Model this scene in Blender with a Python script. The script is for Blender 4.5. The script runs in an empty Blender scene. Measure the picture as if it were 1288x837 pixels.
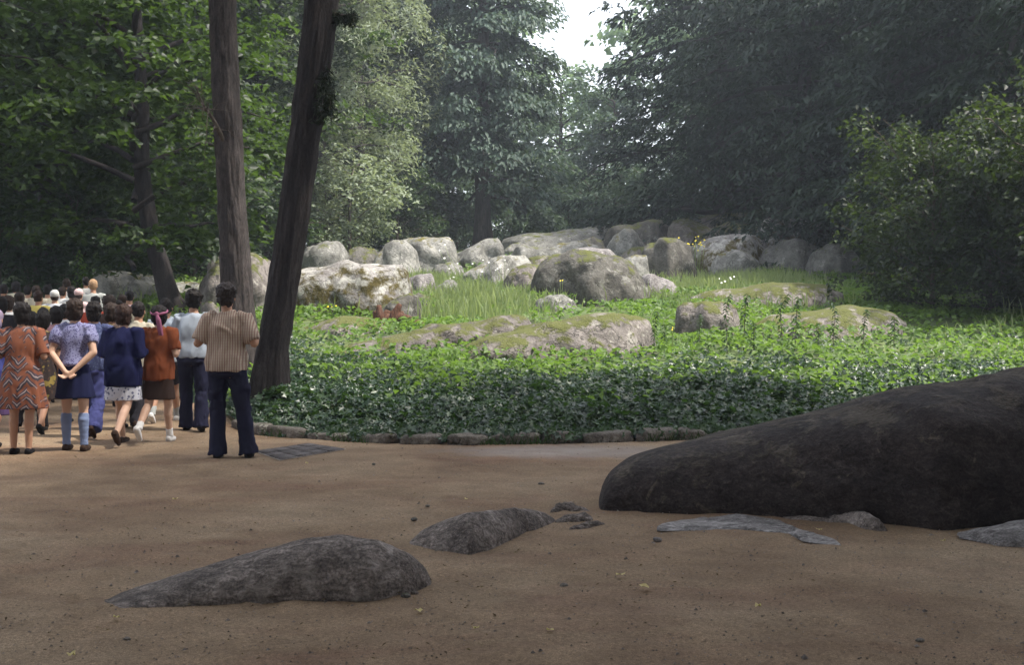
import bpy, bmesh, math, random
import numpy as np
from mathutils import Vector, Matrix, Euler
R = math.radians
rng = np.random.default_rng(7)
rnd = random.Random(11)
S = bpy.context.scene
COL = S.collection

# ------------------------------------------------------------------ camera
F = 1503.0                      # focal length in pixels of a 1288 px wide picture
PITCH = math.atan(38.5 / F)
CAMZ = 1.6
cam = bpy.data.cameras.new('camera'); cam.sensor_width = 36.0; cam.lens = F / 1288 * 36
cam.clip_start = 0.1; cam.clip_end = 2000
camo = bpy.data.objects.new('camera', cam); COL.objects.link(camo)
camo.location = (0, 0, CAMZ); camo.rotation_euler = (R(90) - PITCH, 0, 0)
S.camera = camo
# ------------------------------------------------------------------ light
SUN_EL, SUN_AZ = R(64), R(100)   # azimuth clockwise from +Y (the view direction)
W = bpy.data.worlds.new('World'); S.world = W; W.use_nodes = True
wn = W.node_tree
sky = wn.nodes.new('ShaderNodeTexSky'); sky.sky_type = 'NISHITA'; sky.sun_disc = False
sky.sun_elevation = SUN_EL; sky.sun_rotation = SUN_AZ
sky.air_density = 1.0; sky.dust_density = 4.0; sky.ozone_density = 1.0
bg = wn.nodes['Background']; bg.inputs['Strength'].default_value = 0.13
veil = wn.nodes.new('ShaderNodeMix'); veil.data_type = 'RGBA'; veil.inputs[0].default_value = .55   # thin even high cloud
veil.inputs[7].default_value = (9.2, 9.5, 10.0, 1)
wn.links.new(sky.outputs[0], veil.inputs[6]); wn.links.new(veil.outputs[2], bg.inputs['Color'])
sl = bpy.data.lights.new('sun', 'SUN'); sl.energy = 3.6; sl.angle = R(3); sl.color = (1, 0.95, 0.86)
so = bpy.data.objects.new('sun', sl); COL.objects.link(so)
sd = Vector((math.sin(SUN_AZ) * math.cos(SUN_EL), math.cos(SUN_AZ) * math.cos(SUN_EL), math.sin(SUN_EL)))
so.rotation_euler = sd.to_track_quat('Z', 'Y').to_euler(); so.location = (20, 20, 60)
S.view_settings.view_transform = 'Standard'; S.view_settings.look = 'None'
S.view_settings.exposure = 1.2; S.view_settings.gamma = 1.0
S.cycles.max_bounces = 6; S.cycles.diffuse_bounces = 3; S.cycles.glossy_bounces = 2
S.cycles.transmission_bounces = 4; S.cycles.volume_bounces = 0; S.cycles.transparent_max_bounces = 6
S.cycles.use_denoising = True
S.cycles.sample_clamp_indirect = 6

# ------------------------------------------------------------------ helpers
def at(px, py, Y):
    dx = (px - 644) / F; dy = (418.5 - py) / F
    c, s = math.cos(PITCH), math.sin(PITCH)
    vy = c + dy * s; vz = -s + dy * c
    k = Y / vy
    return Vector((dx * k, Y, CAMZ + vz * k))

def sstep(t):
    t = np.clip(t, 0, 1); return t * t * (3 - 2 * t)
EX = np.array([-80, -40, -26, -17, -12.5, -9.5, -6.2, -4.6, -3.95, -3.4, -2.96, -2.27, -1.47, -.75, 0, 1.05, 1.92, 5, 12, 60, 120.])
EY = np.array([74, 60, 50, 40, 32, 26, 20.5, 18, 16.6, 15.2, 14.4, 14.0, 13.6, 13.5, 13.55, 13.66, 14.0, 14.4, 14.6, 15, 15.])
PY = np.array([13, 14.5, 16, 18, 22, 25, 28, 30, 33, 35, 38, 42, 46, 50, 56, 65, 90, 130, 300.])
PZ = np.array([.04, .07, .13, .25, .60, .84, 1.14, 1.32, 1.62, 1.82, 2.05, 2.45, 2.85, 3.3, 3.85, 4.4, 4.9, 5.4, 6.])
def edge_y(x): return np.interp(x, EX, EY)
def pathz(y): return .032 * np.clip(np.asarray(y, float) - 16.5, 0, 30)
def ground(x, y):
    x = np.asarray(x, float); y = np.asarray(y, float)
    w = y - edge_y(x)
    k = np.where(x < -3.4, .45, 1.0)
    t = sstep(w * k / 2.2)
    z = np.interp(y, PY, PZ) * t + .05
    b = np.where(y > 29, .03, .08) * np.sin(x * .9 + y * .35) * np.sin(y * .6 - x * .2) * sstep((w - 3) / 5)
    return np.where(w > 0, z + b + pathz(y) * (1 - t), pathz(y))
def gz(x, y): return float(ground(x, y))
def on_ground(px, D):
    p = at(px, 400, D); return Vector((p.x, D, gz(p.x, D)))
def flat(px, py):                                   # pixel on the level path
    dy = (418.5 - py) / F; c, s = math.cos(PITCH), math.sin(PITCH)
    vy = c + dy * s; vz = -s + dy * c
    k = -CAMZ / vz
    return Vector(((px - 644) / F * k, vy * k, 0))

def hash3(ix, iy, iz, seed):
    h = (ix * 374761393 + iy * 668265263 + iz * 2147483647 + seed * 1274126177) & 0xffffffff
    h = ((h ^ (h >> 13)) * 1274126177) & 0xffffffff
    return ((h ^ (h >> 16)) & 0xffff) / 65535.0
def vnoise(P, seed=0):
    P = np.asarray(P, float); i = np.floor(P).astype(np.int64); f = P - i; f = f * f * (3 - 2 * f)
    r = 0
    for a in (0, 1):
        for b in (0, 1):
            for c in (0, 1):
                w = (f[:, 0] if a else 1 - f[:, 0]) * (f[:, 1] if b else 1 - f[:, 1]) * (f[:, 2] if c else 1 - f[:, 2])
                r = r + w * hash3(i[:, 0] + a, i[:, 1] + b, i[:, 2] + c, seed)
    return r * 2 - 1
def fbm(P, seed=0, oct=4, gain=.5):
    r = 0; a = 1; P = np.asarray(P, float)
    for o in range(oct):
        r = r + a * vnoise(P * 2 ** o, seed + o * 17); a *= gain
    return r

def np_mesh(name, V, quads=None, tris=None, smooth=False):
    me = bpy.data.meshes.new(name)
    V = np.asarray(V, np.float32)
    nq = 0 if quads is None else len(quads); nt = 0 if tris is None else len(tris)
    me.vertices.add(len(V)); me.vertices.foreach_set('co', V.ravel())
    loops = []
    if nq: loops.append(np.asarray(quads, np.int32).ravel())
    if nt: loops.append(np.asarray(tris, np.int32).ravel())
    L = np.concatenate(loops)
    me.loops.add(len(L)); me.loops.foreach_set('vertex_index', L)
    st = np.concatenate([np.arange(nq) * 4, nq * 4 + np.arange(nt) * 3]).astype(np.int32)
    me.polygons.add(nq + nt); me.polygons.foreach_set('loop_start', st)
    me.update(calc_edges=True)
    if smooth: me.polygons.foreach_set('use_smooth', np.ones(nq + nt, bool))
    me.validate()
    return me
def link(name, me, mat=None, parent=None, loc=None):
    o = bpy.data.objects.new(name, me); COL.objects.link(o)
    if mat is not None and me is not None:
        if not me.materials: me.materials.append(mat)
    if parent is not None: o.parent = parent
    if loc is not None: o.location = loc
    return o
def tag(o, label=None, cat=None, group=None, kind=None):
    if label: o['label'] = label
    if cat: o['category'] = cat
    if group: o['group'] = group
    if kind: o['kind'] = kind
    return o
def empty(name, loc=(0, 0, 0), rz=0, label=None, cat=None, group=None):
    o = bpy.data.objects.new(name, None); COL.objects.link(o)
    o.location = loc; o.rotation_euler = (0, 0, rz); o.empty_display_size = .1
    return tag(o, label, cat, group)

def grid_faces(nu, nv, wrap=False):
    q = []
    i = np.arange(nu - 1)[:, None] * nv; j = np.arange(nv if wrap else nv - 1)[None, :]
    jn = (j + 1) % nv
    a = i + j; b = i + jn; c = i + nv + jn; d = i + nv + j
    return np.stack([a, b, c, d], -1).reshape(-1, 4)

def tube(pts, rad, seg=10, caps=True, ridge=0.0, seed=0, twist=0.0, sub=1):
    """tapered tube along pts; returns verts, quads"""
    pts = np.asarray(pts, float); rad = np.asarray(rad, float)
    if sub > 1:
        t0 = np.linspace(0, 1, len(pts)); t1 = np.linspace(0, 1, (len(pts) - 1) * sub + 1)
        # smooth interpolation (Catmull-like through numpy interp + smoothing)
        P = np.stack([np.interp(t1, t0, pts[:, k]) for k in range(3)], 1)
        for _ in range(2):
            P[1:-1] = .25 * P[:-2] + .5 * P[1:-1] + .25 * P[2:]
        rad = np.interp(t1, t0, rad); pts = P
    n = len(pts)
    T = np.gradient(pts, axis=0); T /= np.linalg.norm(T, axis=1)[:, None] + 1e-9
    up = np.array([0.13, 1, .08]); A = np.cross(T, up); A /= np.linalg.norm(A, axis=1)[:, None] + 1e-9
    B = np.cross(T, A)
    a = np.linspace(0, 2 * math.pi, seg, endpoint=False)
    ca, sa = np.cos(a), np.sin(a)
    r = np.repeat(rad[:, None], seg, 1)
    if ridge:
        L = np.concatenate([[0], np.cumsum(np.linalg.norm(np.diff(pts, axis=0), axis=1))])
        AA, LL = np.meshgrid(a, L)
        Pn = np.stack([np.cos(AA) * 7, np.sin(AA) * 7, LL * 1.3], -1).reshape(-1, 3)
        r = r * (1 + ridge * (np.abs(fbm(Pn, seed, 3)).reshape(n, seg) - .35) + .06 * vnoise(Pn * .25, seed + 5).reshape(n, seg))
    V = pts[:, None, :] + r[..., None] * (A[:, None, :] * ca[None, :, None] + B[:, None, :] * sa[None, :, None])
    V = V.reshape(-1, 3); Q = grid_faces(n, seg, True)
    if caps:
        V = np.vstack([V, pts[0], pts[-1]])
        b0 = len(V) - 2
        i = np.arange(seg); j = (i + 1) % seg
        c0 = np.stack([np.full(seg, b0), j, i, i], 1); o = (n - 1) * seg
        c1 = np.stack([np.full(seg, b0 + 1), o + i, o + j, o + j], 1)
        tri = np.vstack([c0[:, :3], c1[:, :3]])
        return V, Q, tri
    return V, Q, np.zeros((0, 3), int)

class MB:
    def __init__(s): s.V = []; s.Q = []; s.T = []; s.n = 0
    def add(s, V, Q=None, T=None):
        V = np.asarray(V, float)
        s.V.append(V)
        if Q is not None and len(Q): s.Q.append(np.asarray(Q) + s.n)
        if T is not None and len(T): s.T.append(np.asarray(T) + s.n)
        s.n += len(V); return s
    def tube(s, *a, **k): return s.add(*tube(*a, **k))
    def mesh(s, name, smooth=True):
        return np_mesh(name, np.vstack(s.V), np.vstack(s.Q) if s.Q else None, np.vstack(s.T) if s.T else None, smooth)

# ------------------------------------------------------------------ materials
def mat(name):
    m = bpy.data.materials.new(name); m.use_nodes = True
    nt = m.node_tree; return m, nt, nt.nodes['Principled BSDF'], nt.nodes['Material Output']
def nd(nt, t, **k):
    n = nt.nodes.new(t)
    for a, b in k.items():
        if a.startswith('i_'):
            n.inputs[a[2:].replace('_', ' ')].default_value = b
        else: setattr(n, a, b)
    return n
def ramp(nt, fac, stops, interp='LINEAR'):
    r = nt.nodes.new('ShaderNodeValToRGB'); cr = r.color_ramp; cr.interpolation = interp
    while len(cr.elements) < len(stops): cr.elements.new(.5)
    for e, (p, c) in zip(cr.elements, stops):
        e.position = p; e.color = tuple(c) + (1,) if len(c) == 3 else c
    nt.links.new(fac, r.inputs[0]); return r.outputs[0]
def mix(nt, fac, a, b, mode='MIX'):
    n = nt.nodes.new('ShaderNodeMix'); n.data_type = 'RGBA'; n.blend_type = mode
    for sck, v in ((n.inputs[0], fac), (n.inputs[6], a), (n.inputs[7], b)):
        if isinstance(v, (int, float)): sck.default_value = v
        elif isinstance(v, tuple): sck.default_value = tuple(v) + (1,) if len(v) == 3 else v
        else: nt.links.new(v, sck)
    return n.outputs[2]
def mth(nt, op, a, b=0.0):
    n = nt.nodes.new('ShaderNodeMath'); n.operation = op
    for sck, v in ((n.inputs[0], a), (n.inputs[1], b)):
        if isinstance(v, (int, float)): sck.default_value = v
        else: nt.links.new(v, sck)
    return n.outputs[0]
def coords(nt, kind='Object', scale=(1, 1, 1), rot=(0, 0, 0)):
    tc = nt.nodes.new('ShaderNodeTexCoord'); mp = nt.nodes.new('ShaderNodeMapping')
    mp.inputs['Scale'].default_value = scale; mp.inputs['Rotation'].default_value = rot
    nt.links.new(tc.outputs[kind], mp.inputs[0]); return mp.outputs[0]
def noise(nt, vec, scale, detail=4, rough=.55, dist=0.0):
    n = nd(nt, 'ShaderNodeTexNoise', i_Scale=scale, i_Detail=detail, i_Roughness=rough, i_Distortion=dist)
    nt.links.new(vec, n.inputs['Vector']); return n.outputs[0]
def bump(nt, h, strength, dist, normal=None):
    b = nd(nt, 'ShaderNodeBump', i_Strength=strength, i_Distance=dist)
    nt.links.new(h, b.inputs['Height'])
    if normal is not None: nt.links.new(normal, b.inputs['Normal'])
    return b.outputs[0]

def leaf_mat(name, c0, c1, c2, rough=.5, trans=.35, spec=.4, tcol=None):
    m, nt, p, out = mat(name)
    g = nd(nt, 'ShaderNodeNewGeometry')
    col = ramp(nt, g.outputs['Random Per Island'], [(0, c0), (.55, c1), (1, c2)])
    v = noise(nt, coords(nt), .35, 2)
    col = mix(nt, mth(nt, 'MULTIPLY', v, .5), col, c0)
    nt.links.new(col, p.inputs['Base Color'])
    p.inputs['Roughness'].default_value = rough; p.inputs['Specular IOR Level'].default_value = spec
    t = nd(nt, 'ShaderNodeBsdfTranslucent')
    tc = tcol or (c2[0] * 1.5, c2[1] * 1.6, c2[2] * .8)
    nt.links.new(mix(nt, .65, col, tc), t.inputs['Color'])
    ms = nd(nt, 'ShaderNodeMixShader'); ms.inputs[0].default_value = trans
    nt.links.new(p.outputs[0], ms.inputs[1]); nt.links.new(t.outputs[0], ms.inputs[2])
    nt.links.new(ms.outputs[0], out.inputs['Surface'])
    return m
def bark_mat(name, c0, c1, vs=(9, 9, 1.6)):
    m, nt, p, out = mat(name)
    v = coords(nt, 'Object', vs)
    n = noise(nt, v, 1.4, 6, .65, .4); n2 = noise(nt, coords(nt, 'Object', (1, 1, .6)), 1.3, 3)
    col = ramp(nt, n, [(.3, c0), (.62, c1), (.8, tuple(min(1, k * 1.35) for k in c1))])
    n3 = noise(nt, coords(nt, 'Object', (34, 34, 11)), 1.5, 4, .7)
    col = mix(nt, .75, col, ramp(nt, n3, [(.35, (.5, .5, .5)), (.5, (1, 1, 1)), (.7, (1.5, 1.5, 1.5))]), 'MULTIPLY')
    col = mix(nt, mth(nt, 'MULTIPLY', n2, .45), col, tuple(k * .6 for k in c0))
    nt.links.new(col, p.inputs['Base Color']); p.inputs['Roughness'].default_value = .9
    p.inputs['Specular IOR Level'].default_value = .2
    nt.links.new(bump(nt, n3, .9, .02, bump(nt, n, .8, .03)), p.inputs['Normal'])
    return m
def rock_mat(name, base, dark, pale, lichen=.3, moss=.3, mosscol=(.085, .092, .022), streak=.3, grain=1.0, tint=None, zw=.35, crack=.75, ridges=0.0):
    m, nt, p, out = mat(name)
    v = coords(nt)
    n1 = noise(nt, v, 2.2, 6, .62); n2 = noise(nt, v, 14, 5, .6); n3 = noise(nt, v, 70, 3, .6)
    col = ramp(nt, n1, [(.28, dark), (.5, base), (.75, tuple(k * 1.22 for k in base))])
    fine = ramp(nt, n2, [(.3, (.62, .62, .62)), (.7, (1.25, 1.25, 1.25))])
    col = mix(nt, .8, col, fine, 'MULTIPLY')
    sp = ramp(nt, n3, [(.33, (.45, .45, .45)), (.5, (1, 1, 1)), (.68, (1.5, 1.5, 1.5))])
    col = mix(nt, .55 * grain, col, sp, 'MULTIPLY')
    # pale lichen crusts
    l = noise(nt, v, 4.5, 5, .7, .6); l2 = noise(nt, v, 1.1, 2)
    lf = ramp(nt, mth(nt, 'ADD', l, mth(nt, 'MULTIPLY', l2, .5)), [(.98 - lichen * .55, (0, 0, 0)), (1.03 - lichen * .5, (1, 1, 1))])
    col = mix(nt, mth(nt, 'MULTIPLY', lf, .85), col, pale)
    # rain streaks running down the stone
    vs = noise(nt, coords(nt, 'Object', (5, 5, .5)), 1.2, 4, .6)
    col = mix(nt, mth(nt, 'MULTIPLY', ramp(nt, vs, [(.5, (0, 0, 0)), (.68, (1, 1, 1))]), streak), col, dark)
    vc = nd(nt, 'ShaderNodeTexVoronoi', feature='DISTANCE_TO_EDGE', i_Scale=1.1)
    dv = nd(nt, 'ShaderNodeVectorMath', operation='ADD'); nv_ = nd(nt, 'ShaderNodeTexNoise', i_Scale=1.6, i_Detail=5.0, i_Roughness=.65); nt.links.new(v, nv_.inputs['Vector'])
    sc_ = nd(nt, 'ShaderNodeVectorMath', operation='SCALE'); sc_.inputs['Scale'].default_value = 1.3; nt.links.new(nv_.outputs['Color'], sc_.inputs[0])
    nt.links.new(v, dv.inputs[0]); nt.links.new(sc_.outputs[0], dv.inputs[1]); nt.links.new(dv.outputs[0], vc.inputs['Vector'])
    cr = ramp(nt, vc.outputs['Distance'], [(.0, (1, 1, 1)), (.028, (0, 0, 0))])
    cr = mth(nt, 'MULTIPLY', cr, ramp(nt, n1, [(.42, (0, 0, 0)), (.56, (1, 1, 1))]))
    col = mix(nt, mth(nt, 'MULTIPLY', cr, crack), col, tuple(k * .55 for k in dark))
    # moss where rain and leaf mould stay: upward faces, broken by noise; r_big's crust also paints its lit top
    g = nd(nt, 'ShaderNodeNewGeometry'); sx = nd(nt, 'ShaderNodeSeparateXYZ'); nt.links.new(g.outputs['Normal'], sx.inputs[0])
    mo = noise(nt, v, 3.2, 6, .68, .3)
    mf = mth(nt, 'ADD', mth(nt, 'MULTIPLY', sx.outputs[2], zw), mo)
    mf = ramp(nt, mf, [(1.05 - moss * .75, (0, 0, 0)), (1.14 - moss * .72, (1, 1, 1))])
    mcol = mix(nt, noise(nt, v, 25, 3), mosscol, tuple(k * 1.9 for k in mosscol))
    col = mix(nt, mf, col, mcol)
    if tint: col = mix(nt, .5, col, tint, 'MULTIPLY')
    nt.links.new(col, p.inputs['Base Color']); p.inputs['Roughness'].default_value = .88
    p.inputs['Specular IOR Level'].default_value = .25
    b = None
    if ridges:
        rg = noise(nt, coords(nt, 'Object', (4, 6, 8), (0, .5, .3)), 2.6, 6, .68, 1.2)
        col = mix(nt, .85, col, ramp(nt, rg, [(.34, (.42, .40, .40)), (.5, (.95, .95, .95)), (.64, (1.6, 1.6, 1.62))]), 'MULTIPLY'); nt.links.new(col, p.inputs['Base Color'])
        b = bump(nt, rg, ridges, .07)
    b = bump(nt, n2, .7, .05, b); b = bump(nt, mth(nt, 'SUBTRACT', 1.0, cr), .9 * crack, .03, b); b = bump(nt, n3, .35, .008, b); b = bump(nt, mth(nt, 'MULTIPLY', mf, noise(nt, v, 38, 3)), .8, .04, b)
    nt.links.new(b, p.inputs['Normal'])
    return m
def cloth(name, c, rough=.9, var=.25):
    m, nt, p, out = mat(name)
    n = noise(nt, coords(nt), 9, 4)
    col = mix(nt, mth(nt, 'MULTIPLY', n, var), c, tuple(k * .45 for k in c))
    nt.links.new(col, p.inputs['Base Color']); p.inputs['Roughness'].default_value = rough
    p.inputs['Specular IOR Level'].default_value = .15
    nt.links.new(bump(nt, noise(nt, coords(nt), 220, 2), .3, .002), p.inputs['Normal'])
    return m

M = {}
# soil of the path
def path_mat():
    m, nt, p, out = mat('trodden sandy soil')
    v = coords(nt)
    a = noise(nt, v, .45, 5, .6, .5); b = noise(nt, v, 2.6, 5, .6); c = noise(nt, v, 45, 4, .7); d = noise(nt, v, 170, 2, .7)
    col = ramp(nt, a, [(.3, (.142, .092, .057)), (.5, (.202, .141, .090)), (.7, (.245, .184, .124))])
    red = ramp(nt, noise(nt, coords(nt, 'Object', (.7, 1.6, 1)), .8, 4, .6, .8), [(.5, (0, 0, 0)), (.72, (1, 1, 1))])
    col = mix(nt, mth(nt, 'MULTIPLY', red, .55), col, (.145, .076, .052))
    col = mix(nt, .7, col, ramp(nt, b, [(.3, (.72, .70, .68)), (.7, (1.22, 1.22, 1.22))]), 'MULTIPLY')
    col = mix(nt, .9, col, ramp(nt, c, [(.3, (.62, .6, .58)), (.5, (1, 1, 1)), (.72, (1.4, 1.4, 1.38))]), 'MULTIPLY')
    col = mix(nt, .8, col, ramp(nt, d, [(.3, (.4, .4, .4)), (.5, (1, 1, 1)), (.7, (1.75, 1.72, 1.68))]), 'MULTIPLY')
    # pale grey patch on the path at the kerb
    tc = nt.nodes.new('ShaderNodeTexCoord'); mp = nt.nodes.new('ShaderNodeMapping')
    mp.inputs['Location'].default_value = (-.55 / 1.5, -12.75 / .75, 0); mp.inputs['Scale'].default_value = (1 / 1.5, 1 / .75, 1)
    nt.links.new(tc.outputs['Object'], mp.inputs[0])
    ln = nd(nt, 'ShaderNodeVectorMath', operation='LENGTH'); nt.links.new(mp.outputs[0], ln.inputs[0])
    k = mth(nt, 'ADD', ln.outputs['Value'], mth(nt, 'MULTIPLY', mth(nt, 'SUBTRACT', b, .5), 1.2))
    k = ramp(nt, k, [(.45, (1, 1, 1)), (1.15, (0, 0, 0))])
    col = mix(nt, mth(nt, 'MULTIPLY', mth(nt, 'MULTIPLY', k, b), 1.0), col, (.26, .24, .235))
    nt.links.new(col, p.inputs['Base Color']); p.inputs['Roughness'].default_value = .92
    p.inputs['Specular IOR Level'].default_value = .2
    bb = bump(nt, c, .35, .012); bb = bump(nt, d, .3, .004, bb); nt.links.new(bb, p.inputs['Normal'])
    return m
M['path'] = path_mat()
def hill_mat():
    m, nt, p, out = mat('mossy leaf mould')
    v = coords(nt); a = noise(nt, v, .7, 5, .6); b = noise(nt, v, 9, 4)
    col = ramp(nt, a, [(.3, (.05, .06, .02)), (.5, (.075, .11, .03)), (.72, (.13, .15, .05))])
    col = mix(nt, .8, col, ramp(nt, b, [(.3, (.6, .6, .6)), (.7, (1.3, 1.3, 1.3))]), 'MULTIPLY')
    nt.links.new(col, p.inputs['Base Color']); p.inputs['Roughness'].default_value = .95
    nt.links.new(bump(nt, b, .6, .05), p.inputs['Normal']); return m
M['hill'] = hill_mat()
def floor_mat():
    m, nt, p, out = mat('forest litter')
    v = coords(nt); a = noise(nt, v, 1.2, 5, .6); b = noise(nt, v, 14, 4)
    col = ramp(nt, a, [(.3, (.03, .022, .014)), (.6, (.07, .05, .03)), (.8, (.05, .06, .02))])
    col = mix(nt, .8, col, ramp(nt, b, [(.3, (.5, .5, .5)), (.7, (1.4, 1.4, 1.4))]), 'MULTIPLY')
    nt.links.new(col, p.inputs['Base Color']); p.inputs['Roughness'].default_value = .95; return m
M['floor'] = floor_mat()

GR = (.20, .195, .178); DK = (.064, .061, .055); PL = (.37, .36, .33)
M['r_grey'] = rock_mat('weathered grey granite', GR, DK, PL, .22, .28)
M['r_pale'] = rock_mat('pale lichened granite', (.245, .24, .22), (.095, .09, .08), (.33, .32, .29), .40, .32, (.10, .088, .02), .2)
M['r_patch'] = rock_mat('granite with moss patches', (.29, .275, .26), (.12, .105, .10), (.42, .41, .37), .38, .86, (.065, .052, .016), .15, zw=-.14)
M['r_dark'] = rock_mat('dark weathered granite', (.122, .114, .100), (.042, .039, .035), (.24, .235, .21), .25, .38, (.07, .075, .02), .5)
M['r_moss'] = rock_mat('moss covered granite', (.22, .195, .18), (.07, .06, .055), (.36, .34, .3), .2, .46, (.075, .08, .024), .3)
M['r_full'] = rock_mat('thick yellow green moss', (.15, .13, .1), (.06, .05, .04), (.3, .29, .2), .15, .64, (.065, .072, .016), .2)
M['r_ledge'] = rock_mat('grey brown ledge rock', (.175, .155, .145), (.05, .043, .04), (.30, .28, .26), .12, .46, (.068, .072, .022), .45)
M['r_front'] = rock_mat('worn brown grey granite', (.19, .158, .140), (.065, .052, .046), (.29, .25, .225), .25, .02, streak=.3, grain=1.6, crack=.12, ridges=.65)
M['r_big'] = rock_mat('dark brown granite', (.040, .031, .029), (.020, .016, .016), (.11, .09, .07), .16, .34, (.055, .045, .035), streak=.3, grain=1.3, crack=.1, ridges=.4)  # brown crust on upward faces also paints the lit top ridge paler
M['r_flush'] = rock_mat('bleached bedrock', (.215, .20, .195), (.13, .115, .11), (.29, .27, .26), .4, .0, streak=.1, crack=.5, ridges=.5, grain=1.4)
M['stone'] = rock_mat('kerb stone', (.16, .14, .12), (.06, .05, .045), (.30, .28, .24), .3, .28, (.06, .075, .02), .2)
M['slab'] = rock_mat('grey paving slab', (.13, .115, .112), (.08, .07, .07), (.18, .165, .16), .25, .0, streak=.0)
M['joint'] = rock_mat('pale sandy joint', (.34, .30, .27), (.22, .19, .16), (.4, .37, .33), .3, .0, streak=.0)
M['wood'] = bark_mat('rotten brown wood', (.045, .022, .015), (.17, .085, .055), (12, 12, 3))
M['bark'] = bark_mat('dark ridged bark', (.020, .017, .017), (.052, .043, .042))
M['bark_red'] = bark_mat('reddish grey bark', (.040, .034, .033), (.105, .087, .082), (8, 8, 2.4))
M['bark_far'] = bark_mat('far grey bark', (.045, .038, .034), (.13, .11, .10))
M['twig'] = bark_mat('thin dry twig', (.07, .055, .045), (.16, .13, .11))

M['l_chest'] = leaf_mat('chestnut leaf', (.044, .076, .056), (.068, .108, .08), (.10, .145, .105), .55, .28, .3)
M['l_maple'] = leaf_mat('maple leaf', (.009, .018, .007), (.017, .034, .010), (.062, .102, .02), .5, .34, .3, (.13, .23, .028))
M['l_dark'] = leaf_mat('dark broadleaf', (.018, .034, .014), (.032, .058, .02), (.05, .085, .028), .5, .3, .35)
M['l_pale'] = leaf_mat('silvery willow leaf', (.15, .185, .13), (.22, .26, .18), (.30, .34, .24), .6, .3, .3)
M['l_yel'] = leaf_mat('yellowish leaf', (.10, .11, .035), (.16, .165, .055), (.24, .23, .08), .6, .3, .3)
M['l_light'] = leaf_mat('light green leaf', (.13, .185, .145), (.19, .26, .20), (.25, .33, .25), .5, .4, .35)  # bluish paleness puts distance haze into the leaf colour
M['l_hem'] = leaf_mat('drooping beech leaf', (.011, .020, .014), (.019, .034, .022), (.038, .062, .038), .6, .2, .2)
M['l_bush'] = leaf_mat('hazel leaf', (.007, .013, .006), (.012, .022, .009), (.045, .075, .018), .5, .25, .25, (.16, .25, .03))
M['l_spruce'] = leaf_mat('spruce needle', (.012, .020, .010), (.02, .032, .015), (.035, .05, .02), .6, .1, .3)
M['l_dry'] = leaf_mat('dry brown leaf', (.11, .085, .07), (.16, .13, .11), (.22, .18, .15), .8, .2, .2)
M['l_lit'] = leaf_mat('brown leaf scrap', (.05, .03, .02), (.11, .07, .04), (.26, .2, .1), .8, .1, .2)
M['l_ivy'] = leaf_mat('glossy ivy leaf', (.014, .034, .018), (.028, .062, .028), (.065, .118, .036), .40, .25, .55, (.12, .25, .03))
M['l_herb'] = leaf_mat('soft herb leaf', (.07, .13, .025), (.11, .19, .035), (.17, .26, .05), .5, .42, .35, (.25, .42, .05))
M['l_grass'] = leaf_mat('tall grass blade', (.18, .23, .11), (.25, .31, .15), (.34, .39, .22), .55, .5, .3)
M['l_weed'] = leaf_mat('weed leaf', (.02, .042, .018), (.035, .07, .025), (.055, .10, .03), .5, .35, .35)
M['l_fall'] = leaf_mat('fallen yellow leaf', (.42, .33, .12), (.52, .43, .20), (.6, .52, .30), .7, .2, .2)
def simple(name, c, rough=.7, spec=.3):
    m, nt, p, out = mat(name)
    n = noise(nt, coords(nt), 30, 3)
    nt.links.new(mix(nt, mth(nt, 'MULTIPLY', n, .35), c, tuple(k * .6 for k in c)), p.inputs['Base Color'])
    p.inputs['Roughness'].default_value = rough; p.inputs['Specular IOR Level'].default_value = spec
    return m
M['petal_y'] = simple('yellow petal', (.75, .62, .05)); M['petal_w'] = simple('white petal', (.8, .8, .76))

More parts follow.
